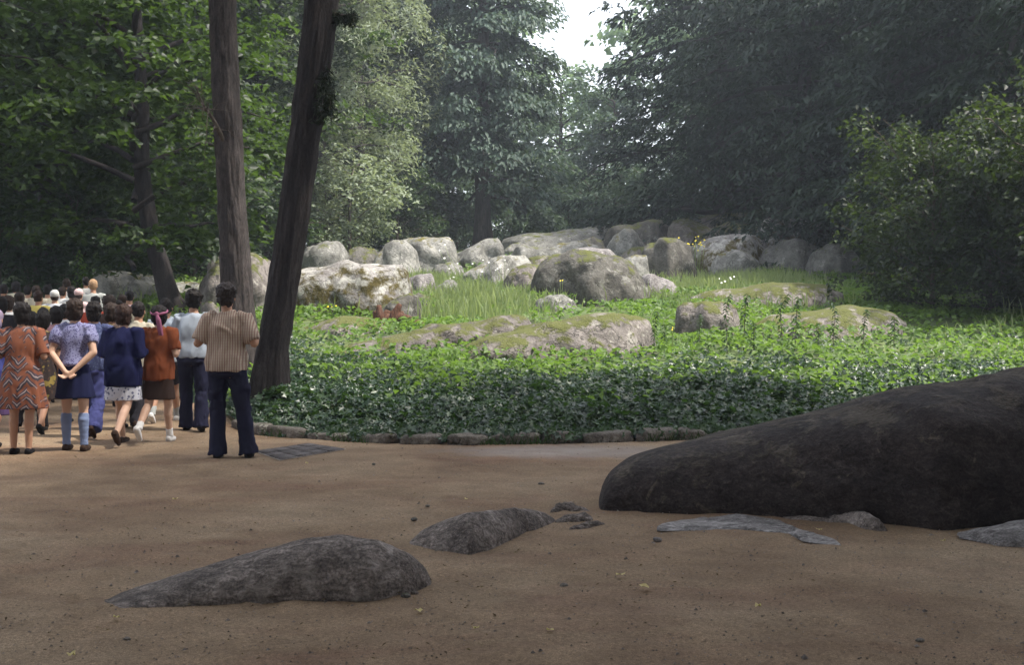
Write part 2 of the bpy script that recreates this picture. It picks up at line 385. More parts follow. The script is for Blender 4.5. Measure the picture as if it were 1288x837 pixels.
# ------------------------------------------------------------------ ground
def build_ground():
    xs = np.concatenate([[-300, -120, -60], np.linspace(-14, -7.1, 30), np.linspace(-7, 7, 281), np.linspace(7.1, 14, 30), [40, 120, 300]])
    ys = np.concatenate([[-60, -10, 0], np.linspace(3, 15.6, 253), np.linspace(15.8, 18, 12), np.linspace(18.5, 46, 56), [80, 150, 400]])
    X, Y = np.meshgrid(xs, ys, indexing='ij')
    P = np.stack([X, Y, 0 * X], -1).reshape(-1, 3)
    z = .012 * fbm(P * [.9, .9, 1], 3, 3) + .006 * fbm(P * [4, 4, 1], 9, 2)
    z *= sstep((np.hypot(P[:, 0] + 2.15, (P[:, 1] - 12.95)) - .9) / .5)
    r = np.random.default_rng(12)
    for k in range(520):                                   # shallow shoe prints and scuffs in the sand
        yy = 4.4 + 9.5 * r.random() ** 1.2; xx = r.uniform(-.46, .46) * yy; a = r.normal(0, .5)
        m = (np.abs(P[:, 0] - xx) < .3) & (np.abs(P[:, 1] - yy) < .3)
        if not m.any() or math.hypot(xx + 2.15, yy - 12.95) < 1.2: continue
        dx = P[m, 0] - xx; dy = P[m, 1] - yy
        u = dx * math.cos(a) + dy * math.sin(a); v = -dx * math.sin(a) + dy * math.cos(a)
        q = (u / .055) ** 2 + (v / .13) ** 2
        z[m] += r.uniform(.3, 1) * (-.010 * np.exp(-q) + .006 * np.exp(-((np.sqrt(q) - 1.5) / .4) ** 2))
    inside = (Y.ravel() > edge_y(X.ravel()) + 1.5)
    z = np.where(inside, -.25, z)
    near = (np.abs(X.ravel()) < 14) & (Y.ravel() > 3) & (Y.ravel() < 18)
    z = np.where(near | inside, z, -.0) + np.where(inside, 0, pathz(Y.ravel()))
    P[:, 2] = z
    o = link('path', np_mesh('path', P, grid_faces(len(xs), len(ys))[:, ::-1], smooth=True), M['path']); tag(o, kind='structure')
    # hillside behind the kerb
    xs = np.concatenate([[-80, -60, -45, -35], np.linspace(-28, 28, 170), [35, 45, 60, 90]])
    ws = np.concatenate([np.linspace(0, 6, 40), np.linspace(6.3, 60, 110), [70, 90, 130, 220]])
    X, Wg = np.meshgrid(xs, ws, indexing='ij'); Y = edge_y(X) + Wg
    Z = ground(X, Y + 1e-4)
    P = np.stack([X, Y, Z], -1).reshape(-1, 3)
    P[:, 2] += .05 * fbm(P * [1.3, 1.3, 0], 21, 3) * sstep((Wg.ravel() - .4) / 2)
    o = link('hillside', np_mesh('hillside', P, grid_faces(len(xs), len(ws))[:, ::-1], smooth=True), M['hill']); tag(o, kind='structure')
    # forest floor on the left
    xs = np.linspace(-90, -7.5, 40); ys = np.linspace(10, 75, 40)
    X, Y = np.meshgrid(xs, ys, indexing='ij')
    Lx = -7.5 - np.clip(Y - 14, 0, 60) * .42
    X = Lx + (X + 7.5)
    P = np.stack([X, Y, .012 + 0 * X + .12 * sstep((Lx - X - .5) / 4)], -1).reshape(-1, 3)
    k = sstep(((Lx - X).ravel()) / 3)
    P[:, 2] += .07 * k * (fbm(P * .6, 5, 3) + .3) + pathz(Y.ravel())
    o = link('forest_floor', np_mesh('forest_floor', P, grid_faces(len(xs), len(ys))[:, ::-1], smooth=True), M['floor']); tag(o, kind='structure')
build_ground()

# ------------------------------------------------------------------ rocks
ROCKS = []
def rock(label, pts, D, depth, m, D2=None, base=None, front=None, p=2.4, amp=.06, nu=56, nv=30, seed=None, sink=.25, name='boulder',
         ridge=.45, facet=0.0, pback=None, z0=None, freq=1.6, group='granite boulders on the hillside'):
    """loft of a boulder: pts = skyline in photo pixels, at distance D (left) to D2 (right)"""
    seed = seed if seed is not None else len(ROCKS) * 13 + 5
    pts = np.array(pts, float); D2 = D if D2 is None else D2
    u = (pts[:, 0] - pts[0, 0]) / (pts[-1, 0] - pts[0, 0])
    uu = .5 - .5 * np.cos(np.linspace(0, math.pi, nu)); uu = .6 * uu + .4 * np.linspace(0, 1, nu)
    px = pts[0, 0] + uu * (pts[-1, 0] - pts[0, 0])
    pyy = np.interp(px, pts[:, 0], pts[:, 1])
    for _ in range(2): pyy[1:-1] = .25 * pyy[:-2] + .5 * pyy[1:-1] + .25 * pyy[2:]
    Dm = D + (D2 - D) * uu
    rows = []
    c = [at(a, b, d) for a, b, d in zip(px, pyy, Dm)]
    X = np.array([v.x for v in c]); ZT = np.array([v.z for v in c])
    endr = np.clip(np.sin(math.pi * np.clip(uu, 0, 1)), 0, 1) ** .42
    if front is not None:
        fp = np.array(front, float)
        fy = np.array([flat(a, b).y for a, b in zip(px, np.interp(px, fp[:, 0], fp[:, 1]))])
        yf = fy; yb = fy + depth * (.12 + endr)
        Xf = np.array([(a - 644) / F * y for a, y in zip(px, yf)])
        c = [at(a, b, yy + (yk - yy) * ridge) for a, b, yy, yk in zip(px, pyy, yf, yb)]
        X = np.array([v.x for v in c]); ZT = np.array([v.z for v in c])
        wob = np.zeros(nu)
    else:
        wob = depth * .12 * vnoise(np.stack([uu * 4, uu * 0 + seed, uu * 0], 1), seed)
        yf = Dm - depth * ridge * endr + wob; yb = Dm + depth * (1 - ridge) * endr + wob
    if z0 is None: zb = ground(X, np.minimum(Dm, yf + .5)) - sink
    else: zb = np.full(nu, z0 - sink)
    H = np.maximum(ZT - zb, sink * .4)
    H[0] = min(H[0], sink * .9) if pts[0, 1] > 0 else H[0]; H[-1] = min(H[-1], max(sink * .9, H[-1] * .35))
    s = np.linspace(0, 1, nv)
    ang = math.pi * s
    # superellipse section
    cy = np.sign(np.cos(ang)) * np.abs(np.cos(ang)) ** (2 / p); sz = np.abs(np.sin(ang)) ** (2 / p)
    pb_ = pback or (1.9 if front is not None else p)
    kb = cy < 0; cy = np.where(kb, np.sign(np.cos(ang)) * np.abs(np.cos(ang)) ** (2 / pb_), cy); sz = np.where(kb, np.abs(np.sin(ang)) ** (2 / pb_), sz)
    sk = np.where(cy > 0, ridge, 1 - ridge)
    mid = yf + (yb - yf) * ridge
    Yg = mid[:, None] - np.where(cy[None, :] > 0, (mid - yf)[:, None], (yb - mid)[:, None]) * cy[None, :]
    Zg = zb[:, None] + H[:, None] * sz[None, :]
    Xg = X[:, None] * (Yg / (mid[:, None] + 1e-6)) ** .35
    P = np.stack([Xg, Yg, Zg], -1).reshape(-1, 3)
    size = max(np.ptp(X), .3)
    sc = freq / (size * .5)
    cen = P.mean(0)
    N = P - cen; N[:, 2] = np.maximum(N[:, 2], 0); N /= np.linalg.norm(N, axis=1)[:, None] + 1e-6
    hgt = np.ptp(ZT) + .3
    q = (P + seed * 7.7) * sc
    d = fbm(q, seed, 5, .52) + .7 * (np.abs(fbm(q * .8 + 9, seed + 3, 3)) - .4)
    if facet:
        # worn planes and ledges: quantised height steps
        st = np.sin((P[:, 2] + .35 * P[:, 0] + .2 * fbm(q, seed + 7, 3)) * 2 * math.pi / facet)
        d = d + .35 * st
    A = amp * min(size, 2.2 * hgt)
    edge = np.repeat(np.clip(np.minimum(uu, 1 - uu) * 8, .15, 1), nv)
    P = P + N * (d * A * edge)[:, None]
    if z0 is not None or front is not None:
        pass
    loc = Vector((float(X.mean()), float(Dm.mean() if front is None else mid.mean()), float(zb.mean() + sink)))
    me = np_mesh(name, P - np.array(loc), grid_faces(nu, nv)[:, ::-1], smooth=True)
    o = link(name, me, M[m], loc=loc); tag(o, label, 'boulder', group)
    ROCKS.append((o, X, yf, yb, float(zb.mean()))); return o
G0 = 'rocks lying in the path'
rock('long low brown grey boulder tapering to a thin tail at its left on the path', [(82, 773), (112, 765), (170, 744), (240, 720), (320, 697), (380, 681), (425, 675), (475, 681), (515, 697), (536, 716), (545, 738)], 6.6, .62, 'r_front',
     front=[(82, 779), (112, 773), (200, 767), (300, 759), (400, 757), (470, 756), (515, 748), (545, 738)], p=2.3, amp=.018, nu=110, nv=50, sink=.06, z0=.025, freq=3.4, ridge=.5, group=G0)
rock('short wedge shaped boulder with a pale ridge between the long rock and the stone fragments', [(511, 686), (530, 671), (555, 658), (585, 647), (620, 642), (660, 641), (685, 646), (699, 655)], 7.6, .62, 'r_front',
     front=[(511, 686), (550, 693), (592, 701), (620, 693), (655, 676), (699, 656)], p=1.65, amp=.016, nu=80, nv=44, sink=.06, z0=.02, freq=2.8, ridge=.45, group=G0)
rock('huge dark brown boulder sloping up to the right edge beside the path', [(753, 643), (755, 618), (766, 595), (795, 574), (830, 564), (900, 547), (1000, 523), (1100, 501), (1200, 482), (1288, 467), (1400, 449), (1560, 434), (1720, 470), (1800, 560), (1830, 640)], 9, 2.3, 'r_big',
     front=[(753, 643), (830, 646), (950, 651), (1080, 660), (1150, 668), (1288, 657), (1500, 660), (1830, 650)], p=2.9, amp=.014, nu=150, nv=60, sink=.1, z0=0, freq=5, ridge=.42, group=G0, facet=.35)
rock('pale flush bedrock patch with a ragged edge just under the huge dark boulder', [(826, 668), (860, 659), (900, 653), (930, 648), (965, 655), (1000, 664), (1030, 676), (1056, 688)], 8.3, .5, 'r_flush',
     front=[(826, 669), (880, 668), (930, 668), (985, 672), (1000, 682), (1030, 686), (1056, 689)], p=2.6, amp=.035, nu=90, nv=34, sink=.03, z0=.03, freq=5, ridge=.7, name='bedrock', group=G0)
rock('grey flush bedrock patch at the right edge in front of the huge dark boulder', [(1205, 676), (1230, 667), (1288, 656), (1400, 650), (1500, 660)], 8.0, .6, 'r_flush',
     front=[(1205, 678), (1240, 688), (1288, 690), (1400, 690), (1500, 680)], p=2.6, amp=.02, nu=50, nv=22, sink=.03, z0=.03, freq=4, ridge=.6, name='bedrock', group=G0)
rock('low dark ledge of rock at the foot of the huge dark boulder', [(985, 651), (1010, 643), (1060, 640), (1095, 645), (1112, 660), (1116, 669)], 8.5, .45, 'r_front',
     front=[(985, 654), (1060, 660), (1085, 668), (1116, 670)], p=2.6, amp=.05, nu=50, nv=22, sink=.05, z0=0, freq=4, ridge=.5, name='rock_ledge', group=G0)
rock('stub of brown stone with a dark left end, topmost of the three fragments', [(692, 642), (703, 633), (712, 631), (728, 637), (742, 643)], 9.2, .16, 'r_front', front=[(692, 644), (710, 643), (742, 645)], p=2.2, amp=.06, nu=30, nv=16, sink=.03, z0=0, name='stone_fragment', group='stone fragments on the path', freq=4)
rock('flat grey stone sunk in the sand, middle of the three fragments', [(698, 656), (715, 648), (735, 645), (746, 652)], 8.9, .2, 'r_front', front=[(698, 657), (725, 657), (746, 655)], p=2.2, amp=.05, nu=30, nv=16, sink=.03, z0=0, name='stone_fragment', group='stone fragments on the path', freq=4)
rock('thin dark edged sliver of stone, lowest of the three fragments', [(716, 664), (735, 659), (750, 655), (761, 659)], 8.6, .12, 'r_front', front=[(716, 666), (740, 664), (761, 660)], p=2.2, amp=.05, nu=30, nv=16, sink=.03, z0=0, name='stone_fragment', group='stone fragments on the path', freq=4)
rock('pale shard of stone under the blunt left end of the huge dark boulder', [(757, 640), (770, 636), (788, 634), (797, 641)], 9.1, .14, 'r_pale', front=[(757, 642), (780, 644), (797, 643)], p=2.2, amp=.05, nu=30, nv=16, sink=.03, z0=0, name='stone_fragment', freq=4, group='stone fragments on the path')
# hillside
rock('grey flat topped boulder behind the crowd left of the leaning dark trunk', [(113, 392), (117, 352), (124, 346), (160, 344), (190, 347), (203, 362), (211, 402)], 33, 2.4, 'r_pale', p=3.4, amp=.05, facet=.9)
rock('low pale rock between the leaning dark trunk and the round boulder', [(202, 368), (212, 358), (235, 356), (255, 357), (268, 366)], 34.5, 2, 'r_pale', p=3, amp=.05)
rock('tall round boulder with yellow moss behind the reddish trunk', [(246, 392), (248, 358), (262, 334), (285, 322), (318, 318), (340, 327), (352, 352), (357, 395)], 30, 3.2, 'r_moss', p=2.6, amp=.05, nu=70, nv=40)
rock('small mossy stone beside the head of the man in the striped shirt', [(252, 386), (257, 381), (268, 380), (276, 388)], 27, .7, 'r_moss', p=2.4, amp=.05)
rock('rounded boulder with a rusty face right above the leaning trunk bark, behind the patchy boulder', [(373, 342), (377, 322), (388, 311), (412, 304), (430, 306), (437, 320), (440, 342)], 43, 3.2, 'r_grey', p=2.6, amp=.05)
rock('small brown boulder squeezed between the rounded boulder and the wedge boulder', [(434, 332), (440, 315), (452, 311), (468, 313), (478, 321), (482, 338)], 45, 2.4, 'r_dark', p=2.6, amp=.05)
rock('broad pale boulder with olive moss patches beside the leaning trunk', [(335, 408), (341, 372), (358, 350), (400, 337), (435, 328), (470, 333), (503, 334), (513, 343), (518, 362), (521, 390)], 30, 3.4, 'r_patch', p=3.0, amp=.035, nu=90, nv=50, facet=1.3, freq=2.2)
rock('pale blunt slab forming the near half of the wedge boulder', [(467, 342), (474, 318), (484, 305), (497, 301), (512, 303), (524, 316), (530, 342)], 41.5, 2.2, 'r_pale', p=2.2, amp=.04, facet=1)
rock('large pale wedge boulder with a dark undercut right end', [(490, 335), (496, 303), (520, 299), (560, 298), (571, 303), (575, 316), (577, 340)], 43.5, 3.0, 'r_pale', p=3.4, amp=.045, facet=1.1, nu=70)
rock('leaning grey slab with mossy shelf left of the chestnut trunk foot', [(553, 338), (566, 322), (585, 313), (606, 304), (626, 301), (634, 309), (636, 328)], 46, 3, 'r_grey', p=2.6, amp=.06, facet=.8)
rock('long grey rock sloping down to the left above the white flowers', [(576, 358), (582, 346), (600, 336), (622, 326), (642, 319), (658, 320), (668, 331), (672, 350)], 38, 2.6, 'r_pale', p=2.8, amp=.05, facet=.9, nu=70)
rock('flat bright slab in the tall grass right of the patchy boulder', [(509, 364), (514, 350), (530, 345), (542, 344), (547, 352), (549, 366)], 34.5, 1.6, 'r_flush', p=3, amp=.04)
rock('grey stone half hidden in tall grass beside the bright slab', [(543, 378), (550, 362), (560, 354), (570, 352), (577, 362), (579, 378)], 33.5, 1.3, 'r_grey', p=2.4, amp=.06)
rock('wide bare bedrock shelf at the back below the far wood', [(622, 315), (634, 300), (650, 295), (685, 293), (712, 289), (735, 287), (752, 283), (768, 284), (778, 305)], 56, 6, 'r_grey', p=2.4, amp=.035, nu=90, facet=.7)
rock('small pinkish stone at the left foot of the bedrock shelf', [(630, 318), (640, 309), (655, 307), (668, 313), (676, 322)], 51, 2, 'r_grey', p=2.4, amp=.06)
rock('low brown stone on the bedrock shelf left of the dark hollow', [(722, 312), (730, 303), (745, 300), (757, 304), (762, 313)], 52, 1.8, 'r_dark', p=2.4, amp=.06)
rock('dark hollowed boulder on the skyline with a mossy cap', [(757, 312), (762, 292), (770, 284), (800, 281), (828, 279), (842, 284), (846, 306)], 53, 3.2, 'r_dark', p=3.2, amp=.05, facet=1)
rock('small pointed pale boulder leaning before the dark hollowed boulder', [(763, 312), (772, 298), (786, 288), (796, 290), (806, 300), (818, 312)], 50, 1.8, 'r_pale', p=2.2, amp=.05)
rock('rounded mossy boulder on the skyline with a pale crown', [(838, 308), (841, 286), (848, 276), (866, 276), (886, 284), (904, 292), (915, 306)], 51, 3, 'r_moss', p=2.6, amp=.05)
rock('dark mossy ledge at the back under the drooping dark trees', [(862, 296), (870, 276), (890, 271), (935, 268), (955, 260), (975, 255), (992, 258), (1004, 275), (1010, 292)], 57, 4, 'r_moss', p=2.8, amp=.05, nu=80)
rock('dark blocky boulder standing in the grass left of the yellow flowers', [(799, 352), (806, 326), (813, 308), (838, 302), (860, 302), (869, 314), (873, 330), (876, 356)], 40, 2.2, 'r_dark', p=3, amp=.05, facet=.9)
rock('broad pale boulder streaked with moss behind the yellow flowers', [(860, 338), (872, 314), (890, 300), (905, 294), (930, 292), (952, 296), (968, 310), (982, 322), (990, 338)], 44, 3.4, 'r_patch', p=2.4, amp=.05, nu=70)
rock('large domed boulder partly hidden by the dark bush', [(930, 325), (942, 294), (958, 280), (976, 273), (1000, 272), (1025, 281), (1045, 298), (1058, 335)], 47, 4, 'r_patch', p=2.5, amp=.05, nu=70)
rock('great dark dome shaped boulder in the middle of the slope', [(662, 382), (672, 352), (684, 331), (696, 321), (718, 318), (745, 319), (775, 324), (796, 335), (808, 350), (816, 366), (820, 380)], 33, 3.2, 'r_dark', p=2.7, amp=.035, nu=90, nv=50, freq=2.2)
rock('pale low stone at the right foot of the great dark dome', [(800, 368), (806, 349), (820, 345), (838, 350), (850, 358), (856, 368)], 34, 1.6, 'r_flush', p=2.4, amp=.04)
rock('pale block between the great dark dome and the dark blocky boulder', [(778, 340), (786, 325), (800, 321), (812, 323), (816, 342)], 37, 1.5, 'r_pale', p=3, amp=.05)
rock('yellow mossy stone at the left shoulder of the great dark dome', [(632, 356), (646, 338), (662, 332), (684, 333), (694, 348)], 35.5, 1.8, 'r_moss', p=2.6, amp=.05)
rock('small grey stone in front of the great dark dome', [(668, 392), (676, 376), (690, 371), (708, 371), (722, 378), (728, 392)], 29.5, 1.1, 'r_grey', p=2.6, amp=.06)
rock('pale flat rock behind the grass at the top of the great dark dome', [(700, 322), (720, 315), (742, 311), (765, 314), (775, 322)], 42, 2.5, 'r_flush', p=2.6, amp=.04)
rock('long low slab with mossy ledges in the middle of the ground cover', [(420, 447), (436, 436), (462, 428), (500, 420), (540, 411), (575, 406), (603, 405), (622, 398), (650, 395), (664, 400), (672, 412)], 22.2, 2.0, 'r_ledge', D2=24, p=2.5, amp=.035, nu=100, nv=44, facet=.5, freq=4)
rock('broad mossy slab with violet grey bare patches in the ground cover', [(565, 448), (590, 432), (620, 421), (660, 412), (695, 402), (725, 397), (760, 396), (800, 396), (820, 402), (828, 440)], 21.8, 2.4, 'r_moss', D2=22.6, p=2.2, amp=.03, nu=100, nv=50, facet=.6, freq=4)
for lab, pts, D, dp, mm in [
    ('low pink grey rock left of the wedge shaped far shelf', [(640, 322), (652, 312), (675, 308), (700, 312), (712, 324)], 48, 2, 'r_grey'),
    ('flat grey rock along the front of the bare bedrock shelf', [(686, 316), (700, 306), (728, 303), (752, 308), (760, 318)], 49.5, 2.4, 'r_pale'),
    ('low mossy rock in front of the small pointed boulder', [(780, 322), (792, 312), (815, 309), (832, 314), (838, 324)], 47, 2, 'r_moss'),
    ('bright cracked face of rock below the moss streaked boulder', [(892, 338), (902, 320), (920, 313), (940, 317), (955, 328), (960, 340)], 42.5, 1.8, 'r_pale'),
    ('pinkish knobbly rock at the foot of the large domed boulder', [(950, 334), (962, 314), (985, 302), (1010, 300), (1032, 309), (1048, 332)], 43, 2, 'r_grey'),
    ('grey rock between the domed boulder and the dark bush', [(1012, 338), (1024, 320), (1042, 308), (1064, 310), (1085, 338)], 42, 2, 'r_grey'),
    ('low grey rock left of the dark blocky boulder', [(772, 348), (780, 336), (796, 334), (808, 340), (812, 350)], 38.5, 1.4, 'r_grey'),
    ('long mossy rock behind the rounded skyline boulder', [(884, 300), (896, 288), (915, 281), (938, 282), (950, 300)], 50, 2.4, 'r_moss'),
    ('low grey rock left of the sloping rock with white flowers', [(540, 346), (548, 334), (565, 331), (580, 336), (586, 348)], 41, 1.8, 'r_grey'),
    ('mossy rock between the sloping rock and the bedrock shelf', [(660, 338), (668, 326), (690, 322), (708, 328), (714, 340)], 40, 1.8, 'r_moss'),
    ('small brown rock beside the right end of the patchy boulder', [(508, 390), (514, 374), (526, 368), (540, 374), (546, 390)], 30.5, 1.2, 'r_dark')]:
    rock(lab, pts, D, dp, mm, p=2.6, amp=.055)
rock('brown leaning stone behind the rotten stump', [(466, 404), (478, 388), (497, 378), (515, 370), (525, 372), (530, 386), (530, 398)], 28, 1.4, 'r_dark', p=2.6, amp=.06)
rock('pale bank of rock with dry moss left of the rotten stump', [(372, 416), (400, 406), (430, 399), (460, 399), (478, 404), (488, 418)], 26, 2, 'r_moss', p=2.3, amp=.04)
rock('small stone rounded under thick moss in the right half of the ground cover', [(848, 405), (853, 388), (864, 381), (880, 377), (905, 378), (922, 385), (930, 402)], 25.5, 1.4, 'r_moss', p=2.2, amp=.06)
rock('wide moss covered slab in front of the dark bush', [(945, 408), (972, 397), (1000, 392), (1035, 386), (1065, 384), (1095, 388), (1118, 394), (1145, 406)], 25.5, 3.0, 'r_moss', p=1.8, amp=.085, nu=80)
rock('mossy bank along the left foot of the dark bush', [(870, 374), (910, 363), (950, 359), (1000, 357), (1040, 358), (1065, 370)], 31, 3.0, 'r_moss', p=1.8, amp=.09, nu=70)

# ------------------------------------------------------------------ foliage
def leaves(C, Nrm, size, aspect=.5, seed=0, fold=.25, spread=None, along=None):
    """kite leaves: C centres, Nrm rough normals"""
    r = np.random.default_rng(seed); n = len(C)
    Nn = Nrm / (np.linalg.norm(Nrm, axis=1)[:, None] + 1e-9)
    T = r.normal(size=(n, 3)) if along is None else along + .45 * r.normal(size=(n, 3))
    T -= (T * Nn).sum(1)[:, None] * Nn; T /= np.linalg.norm(T, axis=1)[:, None] + 1e-9
    B = np.cross(Nn, T)
    L = (size * r.uniform(.65, 1.3, n))[:, None]; Wd = L * aspect
    b = C - T * L * .5; tp = C + T * L * .5 - Nn * L * .12
    l = C + B * Wd * .5 - T * L * .05 + Nn * Wd * fold; rr = C - B * Wd * .5 - T * L * .05 + Nn * Wd * fold
    V = np.stack([b, rr, tp, l], 1).reshape(-1, 3)
    i = np.arange(n)[:, None] * 4
    Tq = np.stack([i + [0, 1, 2], i + [0, 2, 3]], 1).reshape(-1, 3)
    return V, Tq

PROF = {
 'round': lambda t: np.sqrt(np.clip(1 - (2 * t - .9) ** 2 / 1.25, .05, 1)),
 'cone': lambda t: np.clip(1.05 - t, .06, 1) ** .75,
 'column': lambda t: np.clip(1.12 - .62 * t, .1, 1.05),
 'skirt': lambda t: np.clip(1.0 - .55 * t ** 1.6, .1, 1),
}
TREES = {}
def make_tree(key, seed, H, zb, Rr, prof, nb, ncl, nlf, leaf, aspect, lm, bm, r0, cl=(.9, .32), rise=.35, droop=.25, tilt=.55,
              inner=.3, lean=(0, 0), az=None, align=False, trunk_top=.9):
    r = np.random.default_rng(seed)
    zt = np.linspace(0, H * trunk_top, 14)
    wx = np.cumsum(r.normal(0, .012 * H / 14, 14)) + lean[0] * (zt / H); wy = np.cumsum(r.normal(0, .012 * H / 14, 14)) + lean[1] * (zt / H)
    wx -= wx[0]; wy -= wy[0]
    tp = np.stack([wx, wy, zt - .3], 1)
    tr = r0 * (1 - .9 * (zt / H / trunk_top)) ** .8 + .02; tr[0] *= 1.45; tr[1] *= 1.05
    tm = MB(); tm.tube(tp, tr, 12, sub=3, ridge=.12, seed=seed)
    brm = MB()
    C = []; Nn = []; AL = []
    pf = PROF[prof]
    for i in range(nb):
        t = (i + r.uniform(.1, .9)) / nb
        h = zb + (H - zb) * t * .97
        a = i * 2.39996 + r.normal(0, .35)
        if az is not None: a = az[0] + (az[1] - az[0]) * r.random()
        L = Rr * float(pf(t)) * r.uniform(.72, 1.15)
        k = np.interp(h, zt, np.arange(14)); o = np.array([np.interp(h, zt, wx), np.interp(h, zt, wy), h])
        d = np.array([math.cos(a), math.sin(a), 0])
        rs = rise * (.5 + t) + r.normal(0, .08)
        s = np.linspace(0, 1, 7)[:, None]
        h0 = max(h - .22 * L * rise, zb * .8) if rise > 0 else h
        o2 = np.array([o[0], o[1], min(h0, H * trunk_top)])
        pb = o2 + d * L * s + np.array([0, 0, 1]) * (L * (rs * s - droop * s ** 2) + (h - h0) * s) + r.normal(0, .03 * L, (7, 3)) * s
        brm.tube(pb, np.linspace(max(.02, min(.35 * r0, .035 * L)), .012, 7), 5, caps=False)
        n = max(3, int(ncl * L / Rr))
        sq = inner + (1 - inner) * r.random(n) ** .75
        pc = np.stack([np.interp(sq, s[:, 0], pb[:, q]) for q in range(3)], 1)
        lat = np.array([-d[1], d[0], 0])
        pc += lat * (r.normal(0, .26, n) * L * np.clip(sq * 1.1, .2, 1))[:, None] + np.array([0, 0, 1]) * r.normal(0, .07 * L, n)[:, None]
        for c in pc:
            m = int(nlf * r.uniform(.5, 1.4)); cr = cl[0] * r.uniform(.6, 1.25)
            rad = cr * np.sqrt(r.random(m)); th = r.uniform(0, 2 * math.pi, m)
            off = np.stack([rad * np.cos(th), rad * np.sin(th), r.normal(0, cl[1] * .5, m)], 1)
            off += d * (.25 * cr)
            q = off[:, :2] @ d[:2]
            off[:, 2] += -tilt * .55 * (rad ** 2) / cr - .25 * tilt * q
            nn = np.stack([np.cos(th) * rad / cr * tilt, np.sin(th) * rad / cr * tilt, np.ones(m)], 1) + r.normal(0, .38, (m, 3)) + d * .3 * tilt
            C.append(c + off); Nn.append(nn)
            AL.append(np.stack([np.cos(th), np.sin(th), -.5 * np.ones(m)], 1) + d)
    C = np.vstack(C); Nn = np.vstack(Nn); AL = np.vstack(AL)
    V, T = leaves(C, Nn, leaf, aspect, seed, along=AL if align else None)
    cm = np_mesh('crown_' + key, V, None, T); tmm = tm.mesh('trunk_' + key); bmm = brm.mesh('branches_' + key)
    cm.materials.append(M[lm]); tmm.materials.append(M[bm]); bmm.materials.append(M[bm])
    TREES[key] = (tmm, cm, bmm, H)
    print('tree', key, len(T))
TREE_N = [0]
def tree(key, px, D, label, group=None, scale=1, rz=None, name='broadleaf_tree', crown=None, cat='tree', squash=1.0, pos=None):
    p = on_ground(px, D) if pos is None else Vector(pos)
    TREE_N[0] += 1
    rz = rnd.uniform(0, 6.28) if rz is None else rz
    e = empty(name, p, rz, label, cat, group); e.scale = (scale * squash, scale * squash, scale)
    tmm, cm, bmm, H = TREES[key]
    link('trunk', tmm, parent=e); tag(link('branches', bmm, parent=e), kind='stuff')
    c = link('crown', cm, parent=e)
    if crown:
        cm2 = cm; c.material_slots[0].link = 'OBJECT'; c.material_slots[0].material = M[crown]
    return e

make_tree('chestnut', 31, 27, 2.8, 4.1, 'column', 64, 15, 66, .32, .5, 'l_chest', 'bark_far', .42, cl=(1.0, .3), rise=.25, droop=.42, tilt=.9, inner=.22, align=True)
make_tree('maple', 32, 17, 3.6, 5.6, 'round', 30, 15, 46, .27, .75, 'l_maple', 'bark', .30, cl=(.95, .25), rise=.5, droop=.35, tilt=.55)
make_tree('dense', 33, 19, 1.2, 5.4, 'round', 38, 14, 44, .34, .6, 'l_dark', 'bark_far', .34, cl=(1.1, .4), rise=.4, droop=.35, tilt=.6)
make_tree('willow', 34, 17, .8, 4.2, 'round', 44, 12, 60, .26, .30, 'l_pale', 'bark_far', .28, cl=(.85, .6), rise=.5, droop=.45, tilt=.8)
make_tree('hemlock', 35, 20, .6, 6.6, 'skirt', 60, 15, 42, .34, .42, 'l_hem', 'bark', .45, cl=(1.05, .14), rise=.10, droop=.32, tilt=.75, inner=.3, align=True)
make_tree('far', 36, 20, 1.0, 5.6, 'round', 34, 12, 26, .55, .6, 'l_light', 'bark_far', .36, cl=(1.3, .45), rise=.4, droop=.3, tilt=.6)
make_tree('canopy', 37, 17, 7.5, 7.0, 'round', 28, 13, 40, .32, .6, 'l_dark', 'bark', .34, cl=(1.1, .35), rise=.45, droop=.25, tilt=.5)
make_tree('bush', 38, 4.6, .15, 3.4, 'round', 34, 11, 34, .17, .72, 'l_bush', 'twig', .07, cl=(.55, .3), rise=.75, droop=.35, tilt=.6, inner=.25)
make_tree('shrub', 39, 3.2, .1, 2.2, 'round', 20, 9, 26, .2, .55, 'l_dark', 'twig', .06, cl=(.55, .25), rise=.7, droop=.3, tilt=.6, inner=.2)

